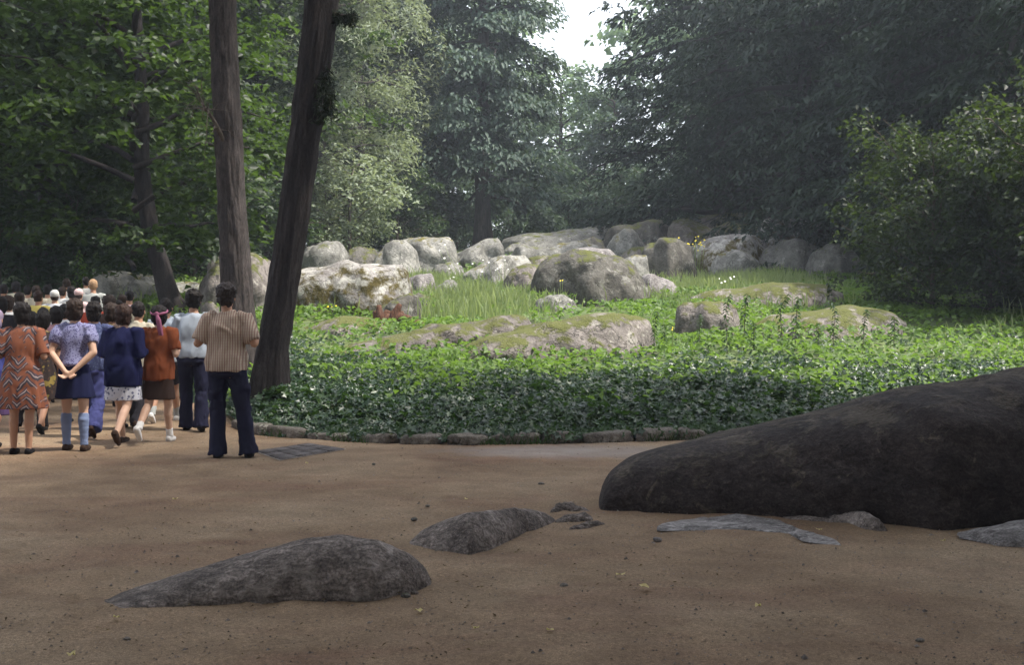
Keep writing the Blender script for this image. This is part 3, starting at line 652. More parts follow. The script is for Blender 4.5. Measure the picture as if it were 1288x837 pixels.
# centre and background of the clearing
tree('chestnut', 607, 62, 'tall dark horse chestnut with a bare trunk foot in the middle of the clearing', name='chestnut_tree', rz=.4)
tree('willow', 405, 50, 'pale silvery tree right of the leaning trunk with low hanging leaves', name='willow_tree', rz=1.0, scale=1.02, squash=.8)
tree('willow', 455, 58, 'tall silvery tree between the pale low tree and the dark chestnut', name='willow_tree', rz=3.2, scale=1.2, squash=.72)
tree('shrub', 432, 45.5, 'pale shrub growing in front of the silvery tree', name='shrub', rz=2, scale=1.0, crown='l_pale', cat='shrub', pos=at(440, 312, 47.5) - Vector((0, 0, 0)))
tree('dense', 505, 64, 'dark dense tree filling the gap left behind the chestnut', rz=2.2, scale=.72)
HZ = 'hazy trees at the far end of the clearing'
for px, D, sc, lab, cr in [
    (705, 84, .70, 'light green tree just right of the chestnut under the sky gap', None),
    (598, 88, 1.0, 'hazy light green tree partly behind the right side of the chestnut', None),
    (748, 92, .66, 'low hazy tree at the bottom of the sky gap', None),
    (772, 78, .56, 'small bluish tree at the far corner right of the light green tree', 'l_chest'),
    (872, 82, 1.16, 'tall hazy tree forming the right side of the sky gap', None),
    (560, 92, 1.25, 'tall far tree behind the left side of the chestnut', None),
    (470, 90, 1.3, 'far tall tree showing above the silvery trees', None),
    (395, 84, 1.2, 'far tall tree behind the leaning trunk', 'l_dark'),
    (960, 86, 1.3, 'far tree behind the drooping dark trees on the right', 'l_dark')]:
    tree('far', px, D, lab, HZ, scale=sc, crown=cr)
for k, (px, D, sc) in enumerate([(640, 72, 1.0), (672, 70, 1.2), (715, 70, 1.1), (750, 68, 1.25), (790, 66, 1.2), (575, 70, 1.0), (535, 68, .9), (830, 64, 1.2)]):
    tree('shrub', px, D, ['dark shrub right beside the chestnut trunk foot', 'shrub behind the left end of the bedrock shelf', 'shrub above the middle of the bedrock shelf', 'shrub above the right end of the bedrock shelf', 'shrub behind the dark hollowed boulder', 'shrub left of the chestnut trunk foot', 'shrub behind the right end of the wedge boulder', 'shrub behind the skyline boulder with the pale crown'][k], 'undergrowth shrubs along the far wood', scale=sc, name='shrub', cat='shrub', crown='l_chest')
# right hand side: drooping dark trees
HD = 'dark drooping trees along the right side'
for px, D, sc, lab, rz in [
    (908, 57, 1.0, 'drooping dark tree nearest the sky gap on the right side', .5),
    (1010, 48, .98, 'dark layered tree with drooping boughs behind the domed boulder', 2.1),
    (1130, 43, 1.0, 'very dark layered tree behind the left half of the dark bush', 3.7),
    (1265, 38, 1.0, 'very dark layered tree at the right edge behind the bush', 5.0),
    (1500, 31, 1.0, 'dark layered tree just beyond the right edge with boughs reaching into the corner', 1.2),
    (1000, 68, 1.1, 'bluish layered tree at the far right corner of the clearing', 4.4),
    (1060, 72, 1.1, 'layered tree deep in the right hand wood', 2.4), (1080, 60, 1.1, 'dark layered tree deep behind the bush', 0.2),
    (1220, 55, 1.1, 'dark layered tree deep behind the right edge', 5.4), (1400, 48, 1.1, 'dark layered tree far right beyond the picture edge', 4.1)]:
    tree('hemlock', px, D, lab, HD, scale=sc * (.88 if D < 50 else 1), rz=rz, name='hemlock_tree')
for px, D, sc, lab, rz in [
    (1172, 29.5, .86, 'large dark hazel bush with bright shoot tips, left half of the thicket', .3),
    (1245, 28.8, .80, 'large dark hazel bush in the middle of the right hand thicket', 2.6),
    (1330, 27.5, .92, 'tall dark hazel bush at the right edge of the thicket', 4.0), (1400, 26, 1.1, 'dark hazel bush beyond the right edge of the thicket', 5.2)]:
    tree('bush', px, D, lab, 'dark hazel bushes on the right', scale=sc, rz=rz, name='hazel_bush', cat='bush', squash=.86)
# left wood
LW = 'maples in the wood on the left'
for px, D, sc, lab, rz in [
    (60, 37, 1.0, 'dark maple with lit leaves above the far heads of the crowd', .4),
    (-60, 31, 1.0, 'dark maple at the left edge above the orange dress', 1.7),
    (150, 44, 1.05, 'maple with sunlit leaves behind the grey flat topped boulder', 3.0),
    (330, 47, .85, 'bright green maple seen between the two big trunks', 4.4),
    (255, 52, 1.1, 'maple behind the round mossy boulder', 5.6),
    (20, 50, 1.2, 'maple deep in the left wood', 2.2), (120, 60, 1.3, 'tall maple deep behind the crowd', 1.1),
    (225, 64, 1.35, 'tall maple deep between the leaning trunk and the reddish trunk', 3.9), (340, 62, 1.3, 'tall maple deep behind the two big trunks', .9), (-90, 44, 1.2, 'maple deep beyond the left edge', 4.8)]:
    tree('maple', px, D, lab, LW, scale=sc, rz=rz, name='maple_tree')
for px, D, sc, lab in [(0, 34, 1.0, 'dark shrub behind the far crowd at the left edge'), (45, 36, 1.1, 'dark shrub above the yellow shirt'), (95, 37.5, 1.1, 'dark shrub behind the green hop shoots'),
    (150, 40, 1.2, 'dark shrub behind the grey flat topped boulder'), (205, 42, 1.2, 'dark shrub behind the leaning dark trunk'), (245, 41, 1.2, 'dark shrub between the leaning trunk and the round boulder'), (310, 44, 1.2, 'dark shrub behind the round boulder and the reddish trunk'),
    (352, 50, 1.3, 'dark shrub behind the foot of the leaning big trunk'), (455, 55, 1.0, 'dark shrub below the silvery trees'), (500, 56, 1.0, 'dark shrub behind the wedge boulder')]:
    tree('shrub', px, D, lab, 'dark shrubs of the left wood', scale=sc, name='shrub', cat='shrub')
for k, (px, D, sc) in enumerate([(60, 78, 1.3), (180, 82, 1.35), (290, 80, 1.35), (-60, 70, 1.3), (1000, 85, 1.4), (1150, 80, 1.4), (1300, 75, 1.4)]):
    tree('far', px, D, ['tall tree in the dark depth behind the far crowd', 'tall tree in the depth behind the leaning curved trunk', 'tall tree in the depth behind the reddish trunk', 'tall tree in the depth beyond the left edge', 'tall tree in the depth behind the domed boulder', 'tall tree in the depth above the left half of the thicket', 'tall tree in the depth behind the right edge'][k], 'trees in the depth of the wood', scale=sc, crown='l_dark')
for k, (px, D, sc) in enumerate([(-60, 92, 1.0), (30, 95, 1.1), (120, 92, 1.0), (200, 96, 1.1), (280, 92, 1.0), (360, 95, 1.1), (850, 96, .62), (910, 92, .8), (1000, 96, 1.0), (1100, 90, 1.0), (545, 97, .7), (500, 95, .8), (650, 99, .52), (690, 99, .5)]):
    tree('dense', px, D, ['dense far tree at the very back beyond the left edge', 'dense far tree at the very back above the orange dress', 'dense far tree at the very back above the lilac blouse', 'dense far tree at the very back behind the curved trunk', 'dense far tree at the very back left of the reddish trunk', 'dense far tree at the very back behind the massive leaning trunk',
        'low dense far tree under the right side of the sky gap', 'dense far tree behind the layered trees, left', 'dense far tree behind the layered trees, middle', 'dense far tree behind the layered trees, right', 'low dense far tree left behind the chestnut', 'dense far tree behind the silvery trees', 'low dense far tree just right of the chestnut trunk', 'low dense far tree below the sky gap'][k],
        'dense trees at the very back of the wood', scale=sc)
for k, (px, D, sc) in enumerate([(20, 55, 1.6), (90, 58, 1.6), (160, 62, 1.7), (235, 60, 1.7), (300, 58, 1.6), (-40, 52, 1.6), (380, 64, 1.5)]):
    tree('shrub', px, D, ['tall dark shrub deep in the left wood above the white shirts', 'tall dark shrub deep in the wood above the pink cap', 'tall dark shrub deep in the wood above the grey flat topped boulder', 'tall dark shrub deep in the wood right of the curved trunk', 'tall dark shrub deep in the wood behind the reddish trunk', 'tall dark shrub deep in the wood beyond the left edge', 'tall dark shrub deep in the wood behind the massive leaning trunk'][k], 'tall shrubs deep in the left wood', scale=sc, name='shrub', cat='shrub')
# tall trees outside the frame whose crowns roof and shade the path, some added only to darken it
for x, y, sc, lab in [(13.5, 5.5, 1.4, 'tall tree right of the path beyond the picture edge'), (2.5, -2.5, 1.35, 'tall tree behind the photographer'),
                      (9.5, 2.0, 1.35, 'tall tree beside the path to the right of the photographer'), (6.2, 4.6, 1.0, 'tall shade tree added close beside the photographer on the right'), (-6.8, -1.0, 1.1, 'tall shade tree added behind the photographer, left'), (-11.2, 19.0, .62, 'dark low crowned tree left of the crowd with boughs in the upper left corner'), (9.6, 9.6, 1.12, 'leafy shade tree added beside the huge dark boulder beyond the picture edge')]:
    tree('canopy', 0, 0, lab, 'tall shade trees beside the path', scale=sc, pos=(x, y, gz(x, y)))

for x, y, sc, lab in [(-10, -9, 1.2, 'dense tree added behind the photographer, left'), (-3, -15, 1.3, 'dense tree added straight behind the photographer'), (6, -12, 1.25, 'dense tree added behind the photographer, right'),
                      (14, -7, 1.2, 'dense tree added right of the photographer'), (17, 4, 1.2, 'dense tree added right of the path, unseen beyond the picture edge'), (-16, 2, 1.2, 'dense tree added left of the path, unseen beyond the picture edge')]:
    tree('dense', 0, 0, lab, 'unseen trees added around the photographer to block sky', scale=sc, pos=(x, y, 0))  # unseen trees added to block low sky and darken camera-facing sides
# ------------------------------------------------------------------ big near trunks
def spruce_bough(o, pts, w0, n, seed, needle=.14):
    """hanging evergreen bough: a stem with drooping side twigs full of needles"""
    r = np.random.default_rng(seed); pts = np.array(pts, float)
    mb = MB(); mb.tube(pts, np.linspace(.03, .008, len(pts)), 6, sub=2)
    C = []; Nn = []; AL = []
    t = np.linspace(0, 1, len(pts))
    for i in range(n):
        s = r.uniform(.12, 1); p = np.array([np.interp(s, t, pts[:, k]) for k in range(3)])
        a = r.uniform(0, 6.28); L = w0 * r.uniform(.4, 1.1)
        q = np.stack([p + np.array([math.cos(a) * .55 * L * k, math.sin(a) * .55 * L * k, -L * k ** 1.3]) for k in np.linspace(0, 1, 5)])
        mb.tube(q, np.linspace(.006, .002, 5), 4, caps=False)
        k = int(46 * L / w0)
        u = r.random(k)
        C.append(np.stack([np.interp(u, np.linspace(0, 1, 5), q[:, j]) for j in range(3)], 1) + r.normal(0, .03, (k, 3)))
        Nn.append(r.normal(0, 1, (k, 3))); AL.append(np.stack([math.cos(a) + r.normal(0, .8, k), math.sin(a) + r.normal(0, .8, k), -1.2 * np.ones(k)], 1))
    V, T = leaves(np.vstack(C), np.vstack(Nn), needle, .2, seed, along=np.vstack(AL))
    b = link('bough', mb.mesh('bough'), M['twig'], o)
    link('needles', np_mesh('needles', V, None, T), M['l_spruce'], b)

def big_trunk(name, label, line, D, radii_px, m, seed, seg=72, H=15, crown='canopy', lean_k=1):
    pts = [at(a, b, D) for a, b in line]
    # continue above the frame
    d = (pts[-1] - pts[-2]).normalized(); last = pts[-1]
    base = on_ground(line[0][0], D)
    rad = [r / F * D / 2 for r in radii_px]
    P = [Vector((base.x - .0, D, base.z - .35)), Vector((base.x, D, base.z + .04))] + pts[1:]
    Rr = [rad[0] * 1.9, rad[0] * 1.38] + rad[1:]
    z = last.z; r = rad[-1]
    d = (d + Vector((0, 0, 1))).normalized()
    for k in range(1, 6):
        P.append(last + d * k * 1.9); Rr.append(r * (1 - .14 * k))
    e = empty(name, base, 0, label, 'tree')
    V, Q, T = tube(np.array(P) - np.array(base), Rr, seg, sub=26, ridge=.16, seed=seed)
    link('trunk', np_mesh('trunk', V, Q, T, True), M[m], e)
    tmm, cm, bmm, Hc = TREES[crown]
    top = P[-5] - base
    for nm, me in (('branches', bmm), ('crown', cm)):
        c = link(nm, me, parent=e)
        if nm == 'branches': c['kind'] = 'stuff'
        c.location = (top.x, top.y, top.z - 8.2); c.rotation_euler = (0, 0, seed)
        c.scale = (.5, .5, .95)
    return e, base, P
tA, bA, PA = big_trunk('spruce_tree', 'massive dark trunk leaning right beside the ground cover and the man in the striped shirt',
    [(336, 488), (343, 440), (353, 380), (362, 320), (372, 250), (380, 190), (390, 120), (400, 50), (406, -10)], 16.6, [41, 39, 38, 37, 38, 38, 39, 41, 42], 'bark', 3)
tB, bB, PB = big_trunk('spruce_tree', 'straight reddish grey trunk standing behind the man in the striped shirt',
    [(301, 440), (299, 380), (296, 320), (292, 260), (288, 200), (284, 120), (281, 50), (279, -10)], 20.5, [38, 38, 36, 34, 33, 33, 32, 32], 'bark_red', 4)
def rel(pts, D, base): return [tuple(at(a, b, d) - base) for a, b, d in pts]
spruce_bough(tA, rel([(400, 60, 16.6), (408, 95, 16.5), (412, 115, 16.4), (411, 135, 16.4)], 0, bA), .28, 40, 3, .1)
spruce_bough(tA, rel([(412, 14, 16.6), (424, 18, 16.5), (436, 20, 16.4), (447, 17, 16.4)], 0, bA), .14, 26, 4, .07)
# the dry broken limb with twigs on the reddish trunk
def dry_limb():
    mb = MB(); r = np.random.default_rng(3)
    main = np.array(rel([(286, 190, 20.45), (276, 165, 20.2), (266, 146, 20.0), (256, 134, 19.9), (247, 110, 19.8)], 0, bB))
    mb.tube(main, [.05, .04, .03, .018, .008], 8, sub=3)
    for i in range(34):
        s = r.uniform(.3, 1); p = np.array([np.interp(s, np.linspace(0, 1, 5), main[:, k]) for k in range(3)])
        d = np.array([r.normal(-.3, .5), r.normal(0, .5), r.normal(.25, .5)]); L = r.uniform(.25, .7)
        q = np.stack([p + d * L * k + np.array([0, 0, -.18 * L * k * k]) + r.normal(0, .015, 3) for k in np.linspace(0, 1, 5)])
        mb.tube(q, np.linspace(.008, .002, 5), 4, caps=False)
    link('dry_limb', mb.mesh('dry_limb'), M['twig'], tB)
dry_limb()
def lean_tree():
    D = 29.5; base = on_ground(226, D)
    line = [(214, 380), (206, 350), (197, 318), (188, 280), (181, 240), (178, 190), (180, 140), (176, 80), (172, 10)]
    P = [base + Vector((0.1, 0, -.3)), base] + [at(a, b, D) for a, b in line]
    Rr = np.array([40, 33, 27, 24, 22, 21, 20, 18, 16, 14, 11]) / F * D / 2
    e = empty('maple_tree', base, 0, 'dark leaning curved trunk in front of the grey flat topped boulder', 'tree', LW)
    V, Q, T = tube(np.array(P) - np.array(base), Rr, 30, sub=12, ridge=.14, seed=9)
    link('trunk', np_mesh('trunk', V, Q, T, True), M['bark'], e)
    tmm, cm, bmm, Hc = TREES['maple']
    for nm, me in (('branches', bmm), ('crown', cm)):
        c = link(nm, me, parent=e)
        if nm == 'branches': c['kind'] = 'stuff'
        c.location = (-1.0, -.4, -1.6); c.scale = (.8, .8, .8); c.rotation_euler = (0, 0, 2.2)
lean_tree()

# ------------------------------------------------------------------ kerb, slabs
def lump(sx, sy, sz, seed, nu=14, nv=10, p=3.5, amp=.08):
    u = np.linspace(-math.pi / 2, math.pi / 2, nv); v = np.linspace(0, 2 * math.pi, nu, endpoint=False)
    U, Vv = np.meshgrid(u, v, indexing='ij')
    f = lambda c: np.sign(c) * np.abs(c) ** (2 / p)
    P = np.stack([f(np.cos(U)) * f(np.cos(Vv)) * sx / 2, f(np.cos(U)) * f(np.sin(Vv)) * sy / 2, f(np.sin(U)) * sz / 2], -1).reshape(-1, 3)
    d = fbm(P / max(sx, sy) * 3.5 + seed * 3.1, seed, 3)
    P *= (1 + amp * d * 1.6)[:, None]
    return P, grid_faces(nv, nu, True)
def build_kerb():
    e = empty('stone_kerb', (0, 13.4, 0), 0, 'row of rough stones edging the ivy bed along the path', 'kerb')
    r = np.random.default_rng(5)
    s = 0; xs = np.linspace(-3.5, 11, 2000); ys = edge_y(xs) - .06
    L = np.concatenate([[0], np.cumsum(np.hypot(np.diff(xs), np.diff(ys)))])
    k = 0
    while s < L[-1] - .5:
        ln = r.uniform(.34, .66); c = s + ln / 2
        x = np.interp(c, L, xs); y = np.interp(c, L, ys)
        x2 = np.interp(c + .1, L, xs); y2 = np.interp(c + .1, L, ys)
        V, Q = lump(ln, r.uniform(.16, .22), r.uniform(.14, .19), k + 40, p=4.5, amp=.13)
        o = link('stone', np_mesh('stone', V, Q, smooth=True), M['stone'], e)
        o.location = (x, y - 13.4 + r.uniform(-.03, .03), r.uniform(.01, .04)); o.rotation_euler = (r.normal(0, .06), r.normal(0, .05), math.atan2(y2 - y, x2 - x) + r.normal(0, .07))
        s += ln + r.uniform(.0, .03); k += 1
build_kerb()
def build_slabs():
    c = [flat(322, 569), flat(352, 580), flat(434, 566), flat(388, 559)]    # corners of the patch
    cen = sum(c, Vector()) / 4
    e = empty('paved_patch', (cen.x, cen.y, 0), 0, 'small patch of dark flat paving slabs with pale joints at the kerb corner', 'paving')
    me = np_mesh('joint', [tuple((v - cen) * 1.03 + Vector((0, 0, .006))) for v in c], [[0, 1, 2, 3]]); link('bedding', me, M['joint'], e)
    nu, nv = 4, 3
    def bil(u, v): return (c[0] * (1 - u) * (1 - v) + c[1] * (1 - u) * v + c[2] * u * v + c[3] * u * (1 - v)) - cen
    for i in range(nu):
        for j in range(nv):
            g = .045; h = .014 + rnd.uniform(-.002, .004)
            b = [bil((i + g) / nu, (j + g) / nv), bil((i + g) / nu, (j + 1 - g) / nv), bil((i + 1 - g) / nu, (j + 1 - g) / nv), bil((i + 1 - g) / nu, (j + g) / nv)]
            V = [(*v.xy, 0.0) for v in b] + [(*v.xy, h) for v in b]
            Q = [[4, 5, 6, 7], [0, 1, 5, 4], [1, 2, 6, 5], [2, 3, 7, 6], [3, 0, 4, 7]]
            link('slab', np_mesh('slab', V, Q), M['slab'], e)
build_slabs()
def build_stump():
    p = on_ground(493, 26.8)
    e = link('tree_stump', None) if False else None
    mb = MB(); r = np.random.default_rng(8)
    for k in range(9):
        a = r.uniform(-.5, .5); x = r.uniform(-.32, .22); L = r.uniform(.25, .55)
        q = [(x, r.uniform(-.15, .15), -.1), (x + a * .2, r.uniform(-.1, .1), L * .5), (x + a * .55 + .1, r.uniform(-.1, .1), L)]
        mb.tube(q, [.15, .12, .05], 9, sub=4, ridge=.5, seed=k)
    q = [(.1, -.05, .2), (.35, -.1, .18), (.7, -.1, .05)]; mb.tube(q, [.12, .1, .06], 9, sub=4, ridge=.5, seed=20)
    o = link('tree_stump', mb.mesh('tree_stump'), M['wood'], loc=p); tag(o, 'rotten reddish brown stump in the grass before the leaning brown stone', 'stump')
build_stump()

# ------------------------------------------------------------------ ground vegetation
def inside_rock(x, y, grow=0.0):
    bad = np.zeros(len(x), bool)
    for o, X, yf, yb, zb in ROCKS:
        if yf.max() < 13: continue
        m = (x > X.min()) & (x < X.max())
        f = np.interp(x, X, yf) - grow; b = np.interp(x, X, yb) + grow
        bad |= m & (y > f) & (y < b)
    return bad
def scatter(n, x0, x1, y0, y1, seed, dens=None, fov=True):
    r = np.random.default_rng(seed)
    y = y0 + (y1 - y0) * r.random(n) ** 1.0; x = x0 + (x1 - x0) * r.random(n)
    k = y > edge_y(x) + .0
    if fov: k &= (np.abs(x) < y * .5 + 5)
    if dens is not None: k &= r.random(n) < dens(x, y)
    return x[k], y[k]
def ivy():
    r = np.random.default_rng(3)
    def dens(x, y):
        w = y - edge_y(x)
        return np.where(w < 3.0, 1.0, np.clip(1.75 - w * .25, .06, 1))
    x, y = scatter(190000, -6, 17, 13.4, 26, 1, dens)
    k = ~inside_rock(x, y, -.25); x, y = x[k], y[k]
    w = y - edge_y(x)
    hh = (.06 + .17 * sstep(w / 1.2)) * np.clip(1.15 - w * .10, .4, 1) * (1 + .35 * fbm(np.stack([x * 2.2, y * 2.2, 0 * x], 1), 31, 2)) + .09 * fbm(np.stack([x * 1.3, y * 1.3, 0 * x], 1), 4, 3)
    h = hh * np.sqrt(r.random(len(x)))
    C = np.stack([x, y - .10 * (1 - sstep(w / .4)) - .08 * r.random(len(x)), ground(x, y) + h], 1)
    N = np.stack([r.normal(0, .5, len(x)), r.normal(0, .5, len(x)) - .9 * (1 - sstep(w / .6)) - .25, np.ones(len(x)) * .9], 1)
    # lobed ivy leaf: 6-gon fan
    n = len(x); N /= np.linalg.norm(N, axis=1)[:, None]
    T = r.normal(size=(n, 3)) * [1, .6, .4] + [0, -.5, -.35]; T -= (T * N).sum(1)[:, None] * N; T /= np.linalg.norm(T, axis=1)[:, None]; B = np.cross(N, T)
    L = (r.uniform(.03, .115, n) * np.where(w < 3.5, 1.0, .85))[:, None]
    prof = [(-.35, 0, 0), (-.5, .42, .06), (.02, .33, .10), (.1, .58, .02), (.38, .22, .06), (.62, 0, -.10), (.38, -.22, .06), (.1, -.58, .02), (.02, -.33, .10), (-.5, -.42, .06)]
    V = np.stack([C + T * L * a + B * L * b + N * L * c for a, b, c in prof], 1).reshape(-1, 3)
    i = np.arange(n)[:, None] * 10
    Tq = np.stack([i + [0, k, k + 1] for k in range(1, 9)], 1).reshape(-1, 3)
    o = link('ivy', np_mesh('ivy', V, None, Tq), M['l_ivy']); tag(o, 'dense glossy ivy covering the bed behind the kerb stones', 'ivy', kind='stuff')
    print('ivy', n)
    # lighter soft herbs further up
    def dh(x, y):
        w = y - edge_y(x); q = fbm(np.stack([x * .5, y * .35, 0 * x], 1), 8, 3)
        w = np.where(x < -3.6, w + 3, w); return np.clip((w - .9) / 2.2, 0, 1) * np.clip(.75 + q * .8, .12, 1) * np.where(y > 36, .35, 1)
    x, y = scatter(125000, -14, 19, 15.0, 50, 2, dh)
    k = ~inside_rock(x, y, -.15); x, y = x[k], y[k]; n = len(x)
    h = (.10 + .2 * np.clip(fbm(np.stack([x * .8, y * .8, 0 * x], 1), 14, 3) + .5, 0, 1.2)) * np.sqrt(r.random(n)) * 1.0
    C = np.stack([x, y, ground(x, y) + h], 1); N = np.stack([r.normal(0, .6, n), r.normal(-.2, .6, n), np.ones(n)], 1)
    V, Tq = leaves(C, N, .12 + .0025 * (y - 15), .62, 5)
    o = link('herbs', np_mesh('herbs', V, None, Tq), M['l_herb']); tag(o, 'soft bright green herbs among the rocks above the ivy', 'plants', kind='stuff'); print('herbs', n)
    # tall grass among the boulders
    def dg(x, y):
        q = fbm(np.stack([x * .35, y * .3, 0 * x], 1), 12, 3)
        px = 644 + x / y * F
        zone = np.exp(-((px - 610) / 75) ** 2 - ((y - 32) / 4.0) ** 2) * 1.6 + np.exp(-((px - 930) / 95) ** 2 - ((y - 36) / 4.) ** 2) * 1.6 + np.exp(-((px - 740) / 50) ** 2 - ((y - 45) / 5.) ** 2) + np.exp(-((px - 540) / 45) ** 2 - ((y - 38) / 4.) ** 2)
        return np.clip(zone * .75 - .02 + .16 * q, 0, 1)
    x, y = scatter(150000, -14, 16, 24, 54, 6, dg)
    k = ~inside_rock(x, y, -.1); x, y = x[k], y[k]; n = len(x)
    hgt = r.uniform(.22, .7, n) * np.where(y > 40, .6, 1) * (.75 + .3 * fbm(np.stack([x * .7, y * .7, 0 * x], 1), 2, 2))
    g = ground(x, y); ln = r.normal(0, .22, (n, 2)) * hgt[:, None]
    wd = r.uniform(.008, .02, n); a = r.uniform(-.6, .6, n); bx, by = np.cos(a) * wd, np.sin(a) * wd
    p0 = np.stack([x - bx, y - by, g - .03], 1); p1 = np.stack([x + bx, y + by, g - .03], 1)
    m0 = np.stack([x - bx * .8 + ln[:, 0] * .35, y - by + ln[:, 1] * .35, g + hgt * .6], 1); m1 = np.stack([x + bx * .8 + ln[:, 0] * .35, y + by + ln[:, 1] * .35, g + hgt * .6], 1)
    tp = np.stack([x + ln[:, 0], y + ln[:, 1], g + hgt], 1)
    V = np.stack([p0, p1, m1, m0, tp], 1).reshape(-1, 3); i = np.arange(n)[:, None] * 5
    Tq = np.stack([i + [0, 1, 2], i + [0, 2, 3], i + [3, 2, 4]], 1).reshape(-1, 3)
    o = link('tall_grass', np_mesh('tall_grass', V, None, Tq), M['l_grass']); tag(o, 'tall pale grass growing between the boulders', 'grass', kind='stuff'); print('grass', n)
    # grass tufts in front of the kerb + gravel
    x = r.uniform(-3.6, 4, 2200); k = fbm(np.stack([x * 1.6, 0 * x, 0 * x], 1), 77, 3) > .12; x = x[k]; n = len(x)
    y = edge_y(x) - r.uniform(.02, .22, n); hgt = r.uniform(.04, .15, n); ln = r.normal(0, .05, (n, 2)); wd = r.uniform(.003, .008, n)
    V = np.stack([np.stack([x - wd, y, 0 * x], 1), np.stack([x + wd, y, 0 * x], 1), np.stack([x + ln[:, 0], y + ln[:, 1], hgt], 1)], 1).reshape(-1, 3)
    o = link('kerb_grass', np_mesh('kerb_grass', V, None, np.arange(3 * n).reshape(-1, 3)), M['l_weed']); tag(o, 'short grass tufts along the kerb stones', 'grass', kind='stuff')
    n = 6500; y = 4.6 + 11 * r.random(n) ** 1.6; x = (r.random(n) * 2 - 1) * (y * .46)
    k = y < edge_y(x) - .1; x, y = x[k], y[k]; n = len(x); s = r.uniform(.003, .009, n) * (1 + (r.random(n) < .03) * 1.2)
    off = np.array([(1, 0, 0), (-.5, .87, 0), (-.5, -.87, 0), (.1, .1, .75)])
    V = (np.stack([x, y, 0 * x + .008], 1)[:, None, :] + off[None] * s[:, None, None] * r.uniform(.6, 1.3, (n, 4, 1))).reshape(-1, 3)
    i = np.arange(n)[:, None] * 4; Tq = np.stack([i + [0, 1, 3], i + [1, 2, 3], i + [2, 0, 3]], 1).reshape(-1, 3)
    o = link('gravel', np_mesh('gravel', V, None, Tq), M['r_front']); tag(o, 'loose grit and tiny stones scattered on the path', 'gravel', kind='stuff')
    n = 900; y = 4.6 + 10 * r.random(n) ** 1.4; x = (r.random(n) * 2 - 1) * (y * .46); k = (y < edge_y(x) - .05) & (fbm(np.stack([x * .5, y * .5, 0 * x], 1), 55, 3) > -.25)
    x, y = x[k], y[k]; n = len(x)
    V, Tq = leaves(np.stack([x, y, .012 + .008 * r.random(n)], 1), np.stack([r.normal(0, .25, n), r.normal(0, .25, n), np.ones(n)], 1), .026, .4, 9)
    o = link('leaf_litter', np_mesh('leaf_litter', V, None, Tq), M['l_lit']); tag(o, 'tiny brown scraps of dry leaf scattered over the path', 'litter', kind='stuff')
ivy()

def weed_meshes(seed, H, n):
    r = np.random.default_rng(seed); mb = MB()
    st = np.array([(0, 0, -.1), (.02, .01, H * .4), (.03 + r.normal(0, .04), 0, H * .75), (.05 + r.normal(0, .08), 0, H)])
    mb.tube(st, [.011, .009, .007, .004], 5, sub=3)
    z = np.linspace(.2, 1, n); a = np.arange(n) * 2.4 + r.normal(0, .4, n)
    L = .13 * (1.1 - .55 * z)
    C = np.stack([np.interp(z * H, st[:, 2], st[:, 0]) + np.cos(a) * L * .7, np.sin(a) * L * .7, z * H - .02], 1)
    V, T = leaves(C, np.stack([np.cos(a) * .5, np.sin(a) * .5, np.ones(n)], 1), .15, .42, seed, along=np.stack([np.cos(a), np.sin(a), -.3 * np.ones(n)], 1) * 2)
    return mb.mesh('weed_stem'), np_mesh('weed_leaves', V, None, T)
WM = [weed_meshes(1, 1.15, 34), weed_meshes(2, .95, 30), weed_meshes(3, 1.35, 40)]
for a, b in WM: a.materials.append(M['twig']); b.materials.append(M['l_weed'])
def weed(px, D, sc, label, k, cat='weed', group='tall weed stalks in the ground cover', mats=None, name='tall_weed'):
    e = empty(name, on_ground(px, D), rnd.uniform(0, 6), label, cat, group); e.scale = (sc * .8, sc * .8, sc * .8)
    link('stem', WM[k % 3][0], parent=e); lf = link('leaves', WM[k % 3][1], parent=e)
    if mats: lf.material_slots[0].link = 'OBJECT'; lf.material_slots[0].material = mats
for k, (px, D, sc, lab) in enumerate([
    (822, 22, .85, 'dark leafy weed at the right end of the violet grey mossy slab'), (835, 22.5, .7, 'shorter weed beside the leafy weed at the mossy slab end'),
    (915, 22, 1.0, 'weed stalk just right of the small moss rounded stone'), (935, 22.5, 1.15, 'tall weed stalk left of the wide moss covered slab'), (948, 21.5, .8, 'slender weed before the gap of the two mossy stones'),
    (985, 22, 1.0, 'weed stalk in front of the left end of the wide mossy slab'), (1000, 22.3, 1.1, 'weed stalk in front of the wide mossy slab, left of its middle'), (1030, 21.6, .75, 'short weed before the middle of the wide mossy slab'),
    (1048, 22.4, .9, 'weed stalk before the right half of the wide mossy slab'), (1085, 22.2, .9, 'weed stalk before the right end of the wide mossy slab'), (1125, 21.8, 1.0, 'leaning weed in front of the dark bush'),
    (880, 21.5, .7, 'small weed in the ivy below the small moss rounded stone')]):
    weed(px, D, sc, lab, k)
for k, (px, D, sc) in enumerate([(92, 34, 1.55), (99, 34.3, 1.75), (105, 33.8, 1.6), (86, 34.5, 1.3)]):
    weed(px, D, sc, ['green upright shoot over the pink cap, left', 'tallest green upright shoot behind the crowd', 'bushy green upright shoot next to the grey boulder', 'short green shoot at the left of the upright shoots'][k], k + 1, 'plant', 'green upright shoots behind the crowd', M['l_herb'], 'tall_shoot')
